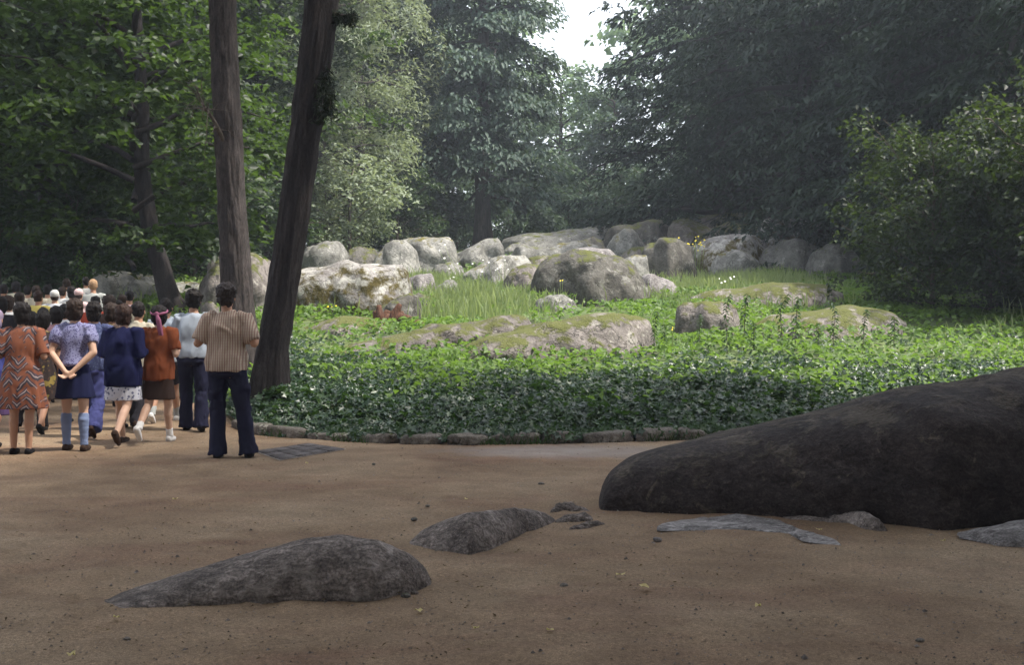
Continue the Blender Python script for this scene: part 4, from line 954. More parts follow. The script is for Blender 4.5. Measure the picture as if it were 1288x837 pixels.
def flowers(name, label, px, py, D, n, spread, m, r0, H=.6):
    r = np.random.default_rng(int(px)); c = at(px, py, D); g = gz(c.x, D)
    e = empty(name, (c.x, D, g), 0, label, 'flowers')
    mb = MB(); fb = MB()
    for i in range(n):
        x, y = r.normal(0, spread), r.normal(0, spread * .6); h = max(.25, c.z - g + r.normal(0, spread * .5))
        mb.tube([(x * .5, y * .5, -.05), (x * .9, y, h * .6), (x, y, h)], [.008, .006, .004], 4, sub=2)
        a = np.linspace(0, 6.28, 8, endpoint=False); rr = r0 * r.uniform(.35, .7)
        V = [(x, y - rr * .3, h + .01)] + [(x + math.cos(t) * rr, y - rr * .3 + math.sin(t) * rr * .5, h + math.sin(t) * rr * .7 - .01) for t in a]
        fb.add(V, None, [[0, k + 1, (k + 1) % 8 + 1] for k in range(8)])
    link('stems', mb.mesh('stems'), M['l_grass'], e); link('blooms', fb.mesh('blooms', False), m, e)
flowers('yellow_flowers', 'clump of yellow flowers beside the dark blocky boulder', 875, 304, 40.5, 16, .22, M['petal_y'], .055)
flowers('yellow_flowers', 'single yellow bloom in front of the great dark dome', 705, 353, 30.5, 2, .05, M['petal_y'], .05)
flowers('white_flowers', 'sparse white flowers in the tall grass before the long sloping rock', 632, 340, 35.5, 26, .75, M['petal_w'], .05)
flowers('white_flowers', 'few white blooms in the grass before the domed boulders', 912, 350, 33, 6, .22, M['petal_w'], .05)
flowers('yellow_flowers', 'yellow blooms at the foot of the patchy boulder', 413, 385, 28.3, 4, .08, M['petal_y'], .05)
flowers('yellow_flowers', 'pair of yellow blooms in the ivy near the small moss rounded stone', 848, 413, 22.5, 2, .06, M['petal_y'], .035)

# fallen leaves and pebbles on the path
def fallen(px, py, s, label, m, k):
    p = flat(px, py); r = np.random.default_rng(k)
    a = np.linspace(0, 6.28, 10, endpoint=False)
    rad = s * (.6 + .4 * np.abs(np.cos(a * 1.5 + k)))
    V = [(0, 0, .02)] + [(math.cos(t) * q, math.sin(t) * q * .7, .015 + r.uniform(0, .018)) for t, q in zip(a, rad)]
    o = link('fallen_leaf', np_mesh('fallen_leaf', V, None, [[0, i + 1, (i + 1) % 10 + 1] for i in range(10)]), m, loc=(p.x, p.y, .004)); o.rotation_euler = (0, 0, r.uniform(0, 6)); tag(o, label, 'leaf', 'fallen leaves on the path')
for k, (px, py, s, lab) in enumerate([
    (811, 744, .045, 'largest pale yellow leaf on the path below the pale bedrock'), (953, 768, .028, 'yellow leaf on the path well below the right bedrock'), (780, 728, .034, 'dull pale leaf just above the largest yellow leaf'),
    (527, 774, .032, 'pale leaf below the blunt end of the long rock'), (599, 797, .022, 'small yellow leaf near the bottom middle'), (692, 799, .024, 'greenish yellow leaf near the bottom right of the small yellow one'),
    (1030, 671, .028, 'pale yellow leaf at the right tip of the pale bedrock'), (386, 586, .022, 'tiny yellow leaf just below the paved patch'), (586, 632, .022, 'tiny yellow leaf above the wedge shaped boulder'),
    (221, 632, .028, 'whitish scrap of leaf on the path left of the rocks'), (146, 783, .026, 'brown yellow leaf below the tail of the long rock'), (90, 830, .03, 'yellowish leaf in the bottom left corner'), (1186, 685, .02, 'tiny leaf before the right bedrock patch')]):
    fallen(px, py, s, lab, M['l_fall'], k)
for k, (px, py, s, lab, m) in enumerate([
    (827, 681, .03, 'bluish white pebble on the path left of the pale bedrock', 'r_flush'), (538, 638, .022, 'grey pebble above the wedge shaped boulder', 'stone'), (521, 655, .025, 'dark pebble left above the wedge shaped boulder', 'r_dark'),
    (681, 610, .026, 'brown pebble on the path between kerb and wedge shaped boulder', 'stone'), (709, 739, .025, 'dark clod on the path below the fragments', 'stone'), (160, 806, .018, 'brown clod below the tail of the long rock', 'stone'),
    (1157, 808, .02, 'brown stone in the bottom right of the path', 'stone'), (510, 752, .028, 'crumb of stone at the blunt end of the long rock', 'r_dark'), (522, 748, .02, 'second crumb of stone at the blunt end of the long rock', 'r_front'), (470, 585, .02, 'small dark stone on the path below the kerb', 'r_dark')]):
    p = flat(px, py); V, Q = lump(s * 2, s * 1.5, s * 1.1, k + 3, 10, 7, 2.2, .15)
    o = link('pebble', np_mesh('pebble', V, Q, smooth=True), M[m], loc=(p.x, p.y, s * .3)); tag(o, lab, 'pebble', 'pebbles on the path')
# ------------------------------------------------------------------ people
def cap(p0, r0, p1, r1, seg=12, rings=4):
    """tapered capsule, closed"""
    p0 = np.array(p0, float); p1 = np.array(p1, float); d = p1 - p0; L = np.linalg.norm(d) + 1e-9; d = d / L
    pts = []; rad = []
    for k in range(rings, 0, -1):
        a = k / rings * math.pi / 2 * .97; pts.append(p0 - d * r0 * math.sin(a)); rad.append(r0 * math.cos(a))
    pts.append(p0); rad.append(r0); pts.append(p1); rad.append(r1)
    for k in range(1, rings + 1):
        a = k / rings * math.pi / 2 * .97; pts.append(p1 + d * r1 * math.sin(a)); rad.append(r1 * math.cos(a))
    return tubex(pts, rad, seg)
def tubex(pts, rad, seg=14):
    pts = np.asarray(pts, float); n = len(pts)
    T = np.gradient(pts, axis=0); T[np.linalg.norm(T, axis=1) < 1e-6] = pts[-1] - pts[0]
    T /= np.linalg.norm(T, axis=1)[:, None] + 1e-9
    up = np.array([.9, .2, .1]) if abs(T.mean(0)[0]) < .8 else np.array([0, .2, .9])
    A = np.cross(T, up); A /= np.linalg.norm(A, axis=1)[:, None] + 1e-9; B = np.cross(T, A)
    a = np.linspace(0, 2 * math.pi, seg, endpoint=False)
    r = np.asarray(rad, float); r = r[:, None] if r.ndim == 1 else r
    V = pts[:, None] + r[..., None] * (A[:, None] * np.cos(a)[None, :, None] + B[:, None] * np.sin(a)[None, :, None])
    V = np.vstack([V.reshape(-1, 3), pts[0], pts[-1]]); Q = grid_faces(n, seg, True); b = n * seg
    i = np.arange(seg); j = (i + 1) % seg; o = (n - 1) * seg
    return V, Q[:, ::-1], np.vstack([np.stack([np.full(seg, b), i, j], 1), np.stack([np.full(seg, b + 1), o + j, o + i], 1)])
def ell(c, r, rot=None, nu=14, nv=18):
    u = np.linspace(-math.pi / 2 * .98, math.pi / 2 * .98, nu); v = np.linspace(0, 2 * math.pi, nv, endpoint=False)
    U, Vv = np.meshgrid(u, v, indexing='ij')
    P = np.stack([np.cos(U) * np.cos(Vv) * r[0], np.cos(U) * np.sin(Vv) * r[1], np.sin(U) * r[2]], -1).reshape(-1, 3)
    P = np.vstack([P, [0, 0, -r[2]], [0, 0, r[2]]])
    if rot is not None: P = P @ np.array(Euler(rot).to_matrix()).T
    i = np.arange(nv); j = (i + 1) % nv; b = nu * nv; o = (nu - 1) * nv
    return P + np.array(c, float), grid_faces(nu, nv, True), np.vstack([np.stack([np.full(nv, b), j, i], 1), np.stack([np.full(nv, b + 1), o + i, o + j], 1)])
def rings(R_, seg=36, fold=0.0, nf=9, seed=0, pw=2.3):
    """loft of horizontal superellipses R_: (z, rx, ry, cx, cy); folds grow towards the end of the list"""
    R_ = np.array(R_, float); n = len(R_)
    t0 = np.linspace(0, 1, n); t = np.linspace(0, 1, n * 5)
    Rr = np.stack([np.interp(t, t0, R_[:, k]) for k in range(5)], 1)
    for _ in range(2): Rr[1:-1] = .25 * Rr[:-2] + .5 * Rr[1:-1] + .25 * Rr[2:]
    a = np.linspace(0, 2 * math.pi, seg, endpoint=False)
    c, s = np.cos(a), np.sin(a)
    f = lambda q: np.sign(q) * np.abs(q) ** (2 / pw)
    k = 1 + fold * (t ** 1.3)[:, None] * (np.sin(a * nf + seed)[None] * .6 + np.sin(a * (nf * 1.7 // 1) + seed * 2 + 1)[None] * .4)
    X = Rr[:, 3:4] + Rr[:, 1:2] * f(c)[None] * k; Y = Rr[:, 4:5] + Rr[:, 2:3] * f(s)[None] * k
    Z = np.repeat(Rr[:, 0:1], seg, 1)
    N = len(t); V = np.stack([X, Y, Z], -1).reshape(-1, 3)
    V = np.vstack([V, [Rr[0, 3], Rr[0, 4], Rr[0, 0]], [Rr[-1, 3], Rr[-1, 4], Rr[-1, 0]]])
    Q = grid_faces(N, seg, True); i = np.arange(seg); j = (i + 1) % seg; b = N * seg; o = (N - 1) * seg
    up = R_[0, 0] < R_[-1, 0]
    T = np.vstack([np.stack([np.full(seg, b), j, i], 1), np.stack([np.full(seg, b + 1), o + i, o + j], 1)])
    if not up: Q = Q[:, ::-1]; T = T[:, ::-1]
    return V, Q, T

def fuse(name, parts, voxel, mat_, parent, smooth=3, fold=0.0, foldscale=(9, 9, 4), seed=0, scale=1.0, dec=None):
    mb = MB()
    for p in parts: mb.add(*p)
    me = mb.mesh('tmp'); ob = bpy.data.objects.new('tmp', me); COL.objects.link(ob)
    m = ob.modifiers.new('r', 'REMESH'); m.mode = 'VOXEL'; m.voxel_size = voxel; m.use_smooth_shade = True
    if smooth:
        m2 = ob.modifiers.new('s', 'SMOOTH'); m2.factor = .5; m2.iterations = smooth
    if dec:
        m3 = ob.modifiers.new('d', 'DECIMATE'); m3.ratio = dec
    dg = bpy.context.evaluated_depsgraph_get(); out = bpy.data.meshes.new_from_object(ob.evaluated_get(dg))
    bpy.data.objects.remove(ob); bpy.data.meshes.remove(me)
    n = len(out.vertices); co = np.empty(n * 3, np.float32); out.vertices.foreach_get('co', co); co = co.reshape(-1, 3)
    if fold:
        no = np.empty(n * 3, np.float32); out.vertices.foreach_get('normal', no); no = no.reshape(-1, 3)
        q = co * np.array(foldscale) + seed * 3.3
        q = q + .5 * vnoise(co * 5, seed)[:, None]
        d = (np.abs(fbm(q, seed, 3)) - .3) * fold
        co = co + no * d[:, None]
    co = co * scale
    out.vertices.foreach_set('co', co.astype(np.float32).ravel()); out.name = name
    out.polygons.foreach_set('use_smooth', np.ones(len(out.polygons), bool)); out.materials.clear(); out.update()
    return link(name, out, mat_, parent)

def V3(*a): return np.array(a, float)
PN = [0]
def person(label, px, D, h, top, low, skin='skin', hair=('short', 'hair_dark'), legs=((.0, .0, .0), (.0, .0, .0)), arms=('hang', 'hang'),
           rz=0.0, far=False, build=1.0, spread=.09, shoes='shoe_black', socks=None, sleeve=.2, lean=.03, extra=None, head=0.0, pos=None, hem=None, fat=0.0):
    """legs: (thigh swing, knee bend, outward) for left, right; top/low: (kind, material)"""
    PN[0] += 1; sd = PN[0]
    p = on_ground(px, D) if pos is None else Vector(pos)
    if pos is None and p.z < .35 and p.y < float(edge_y(p.x)) + 2: p.z = gz(p.x, p.y)
    root = empty('person', p, rz, label, 'person', 'visitors walking in the crowd')
    k = h / 1.72; vx = .021 if far else .0105
    b = build
    # ---- skeleton
    J = {}
    feet = []
    for s_, (sw, bend, outw), nm in ((-1, legs[0], 'L'), (1, legs[1], 'R')):
        hip = V3(s_ * .092, 0, .91); kn = hip + .43 * V3(s_ * outw * .5, math.sin(sw), -math.cos(sw))
        sh = sw - bend; an = kn + .40 * V3(s_ * outw * .6, math.sin(sh), -math.cos(sh))
        J[nm] = [hip, kn, an, sh]; feet.append(an)
    pitch = {}
    low_z = []
    for nm in 'LR':
        an = J[nm][2]; sh = J[nm][3]
        pt = max(0.0, -sh - .12) * 1.25      # heel up when the shank leans forward over the toe
        pt = min(pt, 1.25); pitch[nm] = pt
        low_z.append(min(an[2] - .08 * math.cos(pt), an[2] - .08 * math.cos(pt) - .15 * math.sin(pt) + .02))
    dz = -min(low_z)
    for nm in 'LR':
        for i in range(3): J[nm][i] = J[nm][i] + V3(0, 0, dz)
    up = V3(0, lean, dz)
    pel = V3(0, 0, .95 + dz); che = V3(0, lean * .6, 1.26 + dz); nk = V3(0, lean, 1.43 + dz); hd = V3(head * .1, lean + .035, 1.595 + dz)
    shw = .165 * b
    hem0 = {'shirt': .86, 'tshirt': .92, 'sweater': .84, 'blouse': .93, 'cardigan': .76}.get(top[0], 2.0)
    hem0 = (hem or hem0) if top[0] != 'blouse' else 2.0
    wz = min(1.06, hem0 + .05)
    armp = {}
    for s_, nm, kind in ((-1, 'L', arms[0]), (1, 'R', arms[1])):
        sh = V3(s_ * shw, lean - .005, 1.385 + dz)
        if kind == 'hang': el = sh + V3(s_ * .05, -.02, -.285); wr = el + V3(s_ * .0, .05, -.24)
        elif kind == 'back': el = sh + V3(s_ * .085, -.09, -.265); wr = V3(s_ * .035, -.175, .90 + dz); 
        elif kind == 'front': el = sh + V3(s_ * .075, -.06, -.27); wr = el + V3(-s_ * .05, .21, .05)
        elif kind == 'out': el = sh + V3(s_ * .115, -.06, -.245); wr = el + V3(-s_ * .02, .22, .06)
        elif kind == 'swingf': el = sh + V3(s_ * .05, .08, -.27); wr = el + V3(0, .13, -.20)
        elif kind == 'swingb': el = sh + V3(s_ * .05, -.11, -.26); wr = el + V3(0, -.04, -.245)
        else: el = sh + V3(s_ * .04, 0, -.28); wr = el + V3(0, .02, -.25)
        armp[nm] = (sh, el, wr, s_, kind)
    # ---- body
    B = []
    g = 1 + fat
    B.append(rings([(.80 + dz, .125 * g, .09 * g, 0, 0), (.90 + dz, .150 * b * g, .102 * g, 0, .0), (1.0 + dz, .145 * b * g, .095 * g, 0, 0), (1.12 + dz, .135 * b * g, .095 * g, 0, lean * .4),
                    (1.27 + dz, .155 * b, .11, 0, lean * .7), (1.37 + dz, .15 * b, .09, 0, lean), (1.43 + dz, .075, .06, 0, lean), (1.46 + dz, .055, .055, 0, lean)], 20))
    B.append(cap(nk + V3(0, 0, -.02), .058, hd + V3(0, -.03, -.06), .052))
    B.append(ell(hd + V3(0, -.012, .035), (.073, .092, .088))); B.append(ell(hd + V3(0, .028, -.045), (.056, .06, .072)))
    B.append(cap(hd + V3(0, .086, .01), .012, hd + V3(0, .105, -.03), .016, 8)); B.append(ell(hd + V3(0, .082, -.07), (.026, .014, .009)))
    B.append(ell(hd + V3(0, .078, .03), (.05, .016, .012))); B.append(ell(hd + V3(0, .075, -.1), (.026, .02, .02)))
    for s_ in (-1, 1): B.append(ell(hd + V3(s_ * .076, -.012, -.012), (.012, .02, .032), (0, 0, s_ * .35)))
    for nm in 'LR':
        hip, kn, an, sh = J[nm]
        B.append(cap(hip + V3(0, 0, -.03), .082 * g, kn, .054)); calf = kn + (an - kn) * .32 + V3(0, -.014, 0)
        B.append(cap(kn, .05, calf, .054)); B.append(cap(calf, .053, an, .035))
        pt = pitch[nm]; f = V3(0, math.cos(pt), -math.sin(pt)); u = V3(0, math.sin(pt), math.cos(pt))
        B.append(cap(an - u * .045 - f * .03, .032, an - u * .055 + f * .12, .026))
    def hand(wr, d, palm, thumb, curl):
        d = d / np.linalg.norm(d); palm = palm - d * (palm @ d); palm /= np.linalg.norm(palm); ax = np.cross(d, palm); ax *= np.sign(ax @ thumb) or 1
        B.append(cap(wr, .026, wr + d * .03, .028)); 
        for t in (-.024, -.008, .008, .024): B.append(cap(wr + d * .02 + ax * t * .7, .015, wr + d * .082 + ax * t, .0125, 8, 3))
        if far: return
        for q, (t, L) in enumerate(((.028, .07), (.009, .08), (-.01, .074), (-.028, .058))):
            o = wr + d * .088 + ax * t; c1 = curl * (1 + .12 * q)
            d1 = d * math.cos(c1) + palm * math.sin(c1); d2 = d * math.cos(c1 * 2.1) + palm * math.sin(c1 * 2.1)
            m_ = o + d1 * L * .55; B.append(cap(o, .0105, m_, .0098, 8, 3)); B.append(cap(m_, .0098, m_ + d2 * L * .5, .008, 8, 3))
        o = wr + d * .022 + ax * .024; m_ = o + (d * .62 + ax * .6 + palm * .35) * .045
        B.append(cap(o, .013, m_, .011, 8, 3)); B.append(cap(m_, .011, m_ + (d * .85 + ax * .2 + palm * .4) * .034, .009, 8, 3))
    for nm in 'LR':
        sh, el, wr, s_, kind = armp[nm]
        B.append(cap(sh, .055, el, .04)); B.append(cap(el, .041, el + (wr - el) * .3, .04)); B.append(cap(el + (wr - el) * .3, .04, wr, .026))
        if kind == 'back': hand(wr, V3(-s_ * .75, -.15, -.45), V3(0, -.6, .5), V3(0, -.2, 1), .55)
        elif kind in ('front', 'out'): hand(wr, (wr - el) + V3(-s_ * .05, 0, 0), V3(-s_, 0, -.3), V3(0, 0, 1), .7)
        else: hand(wr, V3(0, .22, -1), V3(-s_, .1, 0), V3(0, 1, 0), .38)
    fuse('body', B, vx, M[skin], root, 2, scale=k, dec=.5 if not far else .6)
    # ---- hair
    hk, hm = hair
    Hh = []
    if hk in ('short', 'bob', 'curly', 'bun', 'long', 'scarf'):
        Hh.append(ell(hd + V3(0, -.03, .045), (.087, .093, .098)))
        if hk == 'curly': Hh.append(ell(hd + V3(0, -.03, .05), (.102, .104, .102))); Hh.append(ell(hd + V3(0, -.055, -.02), (.086, .06, .075)))
        if hk == 'short': Hh.append(ell(hd + V3(0, -.045, -.005), (.08, .065, .08)))
        if hk in ('bob', 'scarf'):
            Hh.append(ell(hd + V3(0, -.045, -.02), (.096, .078, .115)))
            Hh.append(ell(hd + V3(0, -.04, .045), (.1, .092, .1)))
        if hk == 'bun': Hh.append(ell(hd + V3(0, -.045, -.01), (.084, .068, .09))); Hh.append(ell(hd + V3(0, -.115, .05), (.05, .045, .05)))
        if hk == 'long': Hh.append(ell(hd + V3(0, -.055, -.07), (.095, .06, .16)))
        fuse('hair', Hh, .016 if far else .008, M[hm], root, 2, fold=.018 if hk != 'curly' else .024, foldscale=(30, 30, 16) if hk != 'curly' else (34, 34, 34), seed=sd, scale=k, dec=.6)
    if hk == 'scarf':
        a = np.linspace(0, 2 * math.pi, 22)
        q = [hd + V3(math.cos(t) * .1, -.035 + math.sin(t) * .095, .052 + .03 * math.sin(t) - .0) for t in a]
        P_ = [tubex(q, [.016] * 22, 8)]
        P_.append(ell(hd + V3(0.01, -.135, .035), (.024, .02, .022)))
        for dx, L in ((.035, .2), (.07, .27)):
            P_.append(tubex([hd + V3(.01, -.135, .03), hd + V3(.01 + dx * .6, -.15, -.05), hd + V3(.01 + dx, -.15, -.05 - L * .6), hd + V3(.012 + dx * 1.3, -.14, -.05 - L)], [.012, .017, .02, .014], 8))
        fuse('headscarf', P_, .009, M[extra], root, 1, fold=.008, seed=sd, scale=k)
    if hk in ('cap', 'kerchief'):
        Hh = [ell(hd + V3(0, -.02, .05), (.092, .105, .09))]
        if hk == 'cap': Hh.append(ell(hd + V3(0, .075, .03), (.08, .085, .012)))
        else: Hh += [ell(hd + V3(0, -.05, -.03), (.09, .075, .11)), ell(hd + V3(0, -.09, -.12), (.04, .04, .06))]
        fuse('sun_cap' if hk == 'cap' else 'kerchief', Hh, .016, M[hm], root, 2, fold=.012, seed=sd, scale=k)
        if hk == 'cap': fuse('hair', [ell(hd + V3(0, -.035, -.02), (.082, .07, .075))], .016, M['hair_brown'], root, 2, fold=.012, seed=sd, scale=k)
    # ---- shoes and socks
    for nm in 'LR':
        hip, kn, an, sh = J[nm]; pt = pitch[nm]; f = V3(0, math.cos(pt), -math.sin(pt)); u = V3(0, math.sin(pt), math.cos(pt)); s_ = -1 if nm == 'L' else 1
        P_ = [cap(an - u * .045 - f * .035, .040, an - u * .052 + f * .05, .040), cap(an - u * .052 + f * .05, .040, an - u * .058 + f * .145, .028)]
        P_.append(cap(an - u * .07 - f * .045, .022, an - u * .07 + f * .15, .02)); P_.append(cap(an - u * .066 - f * .04 + V3(.018, 0, 0), .022, an - u * .066 + f * .1 + V3(.018, 0, 0), .022)); P_.append(cap(an - u * .066 - f * .04 - V3(.018, 0, 0), .022, an - u * .066 + f * .1 - V3(.018, 0, 0), .022))
        fuse('shoe', P_, .012 if not far else .02, M[shoes], root, 2, scale=k, dec=.5)
        if socks:
            top_k = socks[1]; kp = an + (kn - an) * top_k
            cf = kn + (an - kn) * .32 + V3(0, -.014, 0)
            pts = [an + V3(0, 0, -.02), an + (kn - an) * .12] + ([cf, kp] if top_k > .6 else [kp])
            fuse('sock', [tubex(pts, [.046, .044] + ([.061, .058] if top_k > .6 else [.046]), 16)], .011, M[socks[0]], root, 1, fold=.004, foldscale=(10, 10, 40), seed=sd, scale=k)
    # ---- garments
    tk, tm = top; lk, lm = low[:2]
    zt = 1.46 + dz
    def torso(z_hem, r_hem, y_hem, loose=1.0, waist=1.0):
        gg = 1 + fat
        R_ = [(zt - .005, .066, .062, 0, lean), (zt - .03, .10, .078, 0, lean), (1.395 + dz, .165 * b, .10, 0, lean), (1.27 + dz, .178 * b * loose, .128 * loose, 0, lean * .7),
              (1.10 + dz, .160 * b * loose * waist * gg, .118 * loose * gg, 0, lean * .4)]
        if z_hem < 1.0 + dz: R_.append((.97 + dz, .182 * b * loose * gg * (.5 + .5 * waist), .128 * loose * gg, 0, -.005))
        R_.append((z_hem, r_hem, y_hem, 0, -.005)); return R_
    G = []
    if tk in ('shirt', 'tshirt', 'sweater', 'blouse', 'cardigan'):
        hz = (hem if hem else {'shirt': .86, 'tshirt': .92, 'sweater': .84, 'blouse': .93, 'cardigan': .76}[tk]) + dz
        lo = {'shirt': 1.10, 'tshirt': 1.03, 'sweater': 1.08, 'blouse': 1.0, 'cardigan': 1.12}[tk]
        wf = {'blouse': .90, 'tshirt': 1.0}.get(tk, 1.0)
        G.append(rings(torso(hz, .182 * b * lo * g, .132 * lo * g, lo, wf), 36, .03, 7, sd))
        sl = sleeve
        for nm in 'LR':
            sh, el, wr, s_, kind = armp[nm]
            w0 = .074 * lo if tk != 'blouse' else .078
            if sl <= .5:
                e_ = sh + (el - sh) * (sl / .28 if sl < .28 else 1)
                mid_ = sh + (e_ - sh) * .55
                G.append(tubex([sh + V3(-s_ * .07, 0, .03), sh + V3(s_ * .004, 0, .006), mid_, e_], [.05, w0, w0 * (.98 if tk != 'blouse' else 1.12), w0 * (.94 if tk != 'blouse' else .85)], 16))
            else:
                G.append(tubex([sh + V3(-s_ * .07, 0, .03), sh + V3(s_ * .004, 0, .006), el, wr - (wr - el) * .12], [.05, w0, w0 * .88, w0 * .62], 16))
        if tk == 'shirt':
            G.append(tubex([nk + V3(math.cos(t) * .068, math.sin(t) * .066, .022 + .008 * math.sin(t)) for t in np.linspace(0, 6.28, 18)], [.014] * 18, 8))
        if tk == 'blouse':
            G.append(ell(nk + V3(0, -.045, -.015), (.09, .05, .03)))
        fuse({'tshirt': 't_shirt'}.get(tk, tk), G, vx, M[tm], root, 2, fold=.030 if not far else .012, foldscale=(7, 7, 3.5), seed=sd, scale=k, dec=.6)
    if tk == 'dress':
        hz = (hem or .48) + dz
        G.append(rings(torso(.985 + dz, .172 * b * g, .122 * g, 1.02, .90) + [(.80 + dz, .205 * b * g, .15 * g, 0, -.01), (hz + .06, .235 * b * g, .175 * g, 0, 0), (hz, .24 * b * g, .18 * g, 0, 0)], 48, .05, 8, sd))
        for nm in 'LR':
            sh, el, wr, s_, kind = armp[nm]; e_ = sh + (el - sh) * min(1, sleeve / .28)
            G.append(tubex([sh + V3(-s_ * .07, 0, .03), sh + V3(s_ * .004, 0, .006), sh + (e_ - sh) * .6, e_], [.05, .074, .078, .074], 16))
        fuse('dress', G, vx, M[tm], root, 2, fold=.016, foldscale=(8, 8, 2.5), seed=sd, scale=k, dec=.6)
        fuse('belt', [rings([(1.075 + dz, .158 * b * g, .118 * g, 0, lean * .3), (1.11 + dz, .158 * b * g, .118 * g, 0, lean * .35)], 30)], .014, M[extra or tm], root, 1, scale=k) if not far else None
    if lk in ('skirt', 'pskirt'):
        hz = low[2] + dz; fl = low[3]
        q = [(min(1.04, wz) + dz, (.150 if wz > 1 else .158) * b * g, (.112 if wz > 1 else .122) * g, 0, 0), (min(.97, wz - .02) + dz, .172 * b * g, .126 * g, 0, -.005), (min(.88, wz - .05) + dz, .180 * b * g, .132 * g, 0, -.01), (hz + .03, .19 * b * g + fl, .145 * g + fl, 0, 0), (hz, .19 * b * g + fl, .145 * g + fl, 0, 0)]
        fuse('skirt', [rings(q, 48, .06 if fl > .02 else .03, 7, sd + 2)], vx, M[lm], root, 1, fold=.012, foldscale=(9, 9, 2), seed=sd, scale=k, dec=.6)
        if len(low) > 4:
            fuse('skirt_hem', [rings([(hz + .13, .196 * b * g + fl, .15 * g + fl, 0, 0), (hz - .035, .2 * b * g + fl, .155 * g + fl, 0, 0)], 48, .05, 7, sd)], vx, M[low[4]], root, 1, fold=.01, seed=sd, scale=k, dec=.6)
    if lk in ('trousers', 'shorts'):
        P_ = [rings([(wz + dz, (.150 if wz > 1 else .160) * b * g, (.112 if wz > 1 else .110) * g, 0, 0), (min(.96, wz - .03) + dz, .166 * b * g, .114 * g, 0, -.003), (min(.85, wz - .08) + dz, .180 * b * g, .132 * g, 0, -.01), (.80 + dz, .15 * b, .10, 0, 0)], 32)]
        for nm in 'LR':
            hip, kn, an, sh = J[nm]; s_ = -1 if nm == 'L' else 1
            if lk == 'shorts':
                P_.append(tubex([hip + V3(0, 0, .02), hip + (kn - hip) * .5, hip + (kn - hip) * .85], [.1 * g, .094 * g, .09], 18))
            else:
                fl = low[2] if len(low) > 2 else .0
                ft = an + V3(0, -.005, -.045)
                P_.append(tubex([hip + V3(0, 0, .02), hip + (kn - hip) * .5, kn, kn + (ft - kn) * .5, ft - (ft - kn) * .12, ft], [.1 * g, .092 * g, .076, .074 + fl * .5, .078 + fl, .084 + fl], 20))
        fuse(lk, P_, vx, M[lm], root, 2, fold=.024, foldscale=(10, 10, 6), seed=sd + 9, scale=k, dec=.6)
    return root

# skin, hair, cloth
def skin_mat(name, c):
    m, nt, p, out = mat(name)
    n = noise(nt, coords(nt), 14, 3)
    nt.links.new(mix(nt, mth(nt, 'MULTIPLY', n, .4), c, (c[0] * .75, c[1] * .62, c[2] * .55)), p.inputs['Base Color'])
    p.inputs['Roughness'].default_value = .55; p.inputs['Specular IOR Level'].default_value = .3
    p.inputs['Subsurface Weight'].default_value = .0
    return m
M['skin'] = skin_mat('tanned skin', (.44, .25, .165)); M['skin_l'] = skin_mat('fair skin', (.56, .36, .26))
def hair_mat(name, c0, c1):
    m, nt, p, out = mat(name); n = noise(nt, coords(nt, 'Object', (60, 60, 9)), 2.2, 4)
    nt.links.new(ramp(nt, n, [(.35, c0), (.7, c1)]), p.inputs['Base Color']); p.inputs['Roughness'].default_value = .6; p.inputs['Specular IOR Level'].default_value = .2
    nt.links.new(bump(nt, n, .6, .01), p.inputs['Normal']); return m
M['hair_dark'] = hair_mat('dark brown hair', (.006, .005, .005), (.022, .015, .014)); M['hair_brown'] = hair_mat('brown hair', (.014, .009, .007), (.05, .03, .022))
M['hair_red'] = hair_mat('auburn hair', (.018, .009, .007), (.06, .03, .02)); M['hair_grey'] = hair_mat('greying brown hair', (.014, .011, .011), (.07, .056, .055)); M['hair_blond'] = hair_mat('fair hair', (.28, .16, .09), (.5, .33, .2))
for k_, c_ in dict(navy=(.012, .014, .05), navy2=(.018, .018, .04), cardigan=(.011, .013, .055), orange=(.24, .068, .028), brown=(.05, .030, .024), khaki=(.42, .38, .30), tee=(.36, .40, .46), ltblue=(.48, .53, .60),
                   dark=(.02, .018, .022), black=(.012, .011, .013), socks=(.20, .25, .40), white=(.72, .70, .68), white2=(.66, .66, .70), pinkw=(.70, .50, .50), yellow=(.72, .58, .16), red=(.50, .09, .055), salmon=(.46, .17, .14), rose=(.42, .24, .27),
                   lavender=(.28, .22, .30), blue=(.06, .07, .26), greytop=(.34, .35, .34), pink=(.33, .12, .20), denim=(.055, .07, .17), jeans=(.05, .055, .16), shoe_black=(.015, .013, .013), shoe_brown=(.05, .03, .022), shoe_white=(.62, .60, .58), cream=(.66, .60, .46), purple=(.10, .06, .15)).items():
    M[k_] = cloth(k_ + ' cloth', c_)
def stripes():
    m, nt, p, out = mat('brown and cream striped cloth')
    v = coords(nt); sx = nd(nt, 'ShaderNodeSeparateXYZ'); nt.links.new(v, sx.inputs[0])
    w = mth(nt, 'SINE', mth(nt, 'MULTIPLY', mth(nt, 'ADD', sx.outputs[0], mth(nt, 'MULTIPLY', noise(nt, v, 6, 2), .012)), 2 * math.pi / .024))
    col = ramp(nt, mth(nt, 'ADD', mth(nt, 'MULTIPLY', w, .5), .5), [(.2, (.24, .145, .11)), (.5, (.38, .30, .235)), (.85, (.42, .345, .275))])
    w2 = mth(nt, 'SINE', mth(nt, 'MULTIPLY', sx.outputs[2], 2 * math.pi / .03))
    col = mix(nt, mth(nt, 'MULTIPLY', ramp(nt, w2, [(.6, (0, 0, 0)), (.95, (1, 1, 1))]), .35), col, (.30, .17, .12))
    nt.links.new(col, p.inputs['Base Color']); p.inputs['Roughness'].default_value = .9; return m
M['stripes'] = stripes()
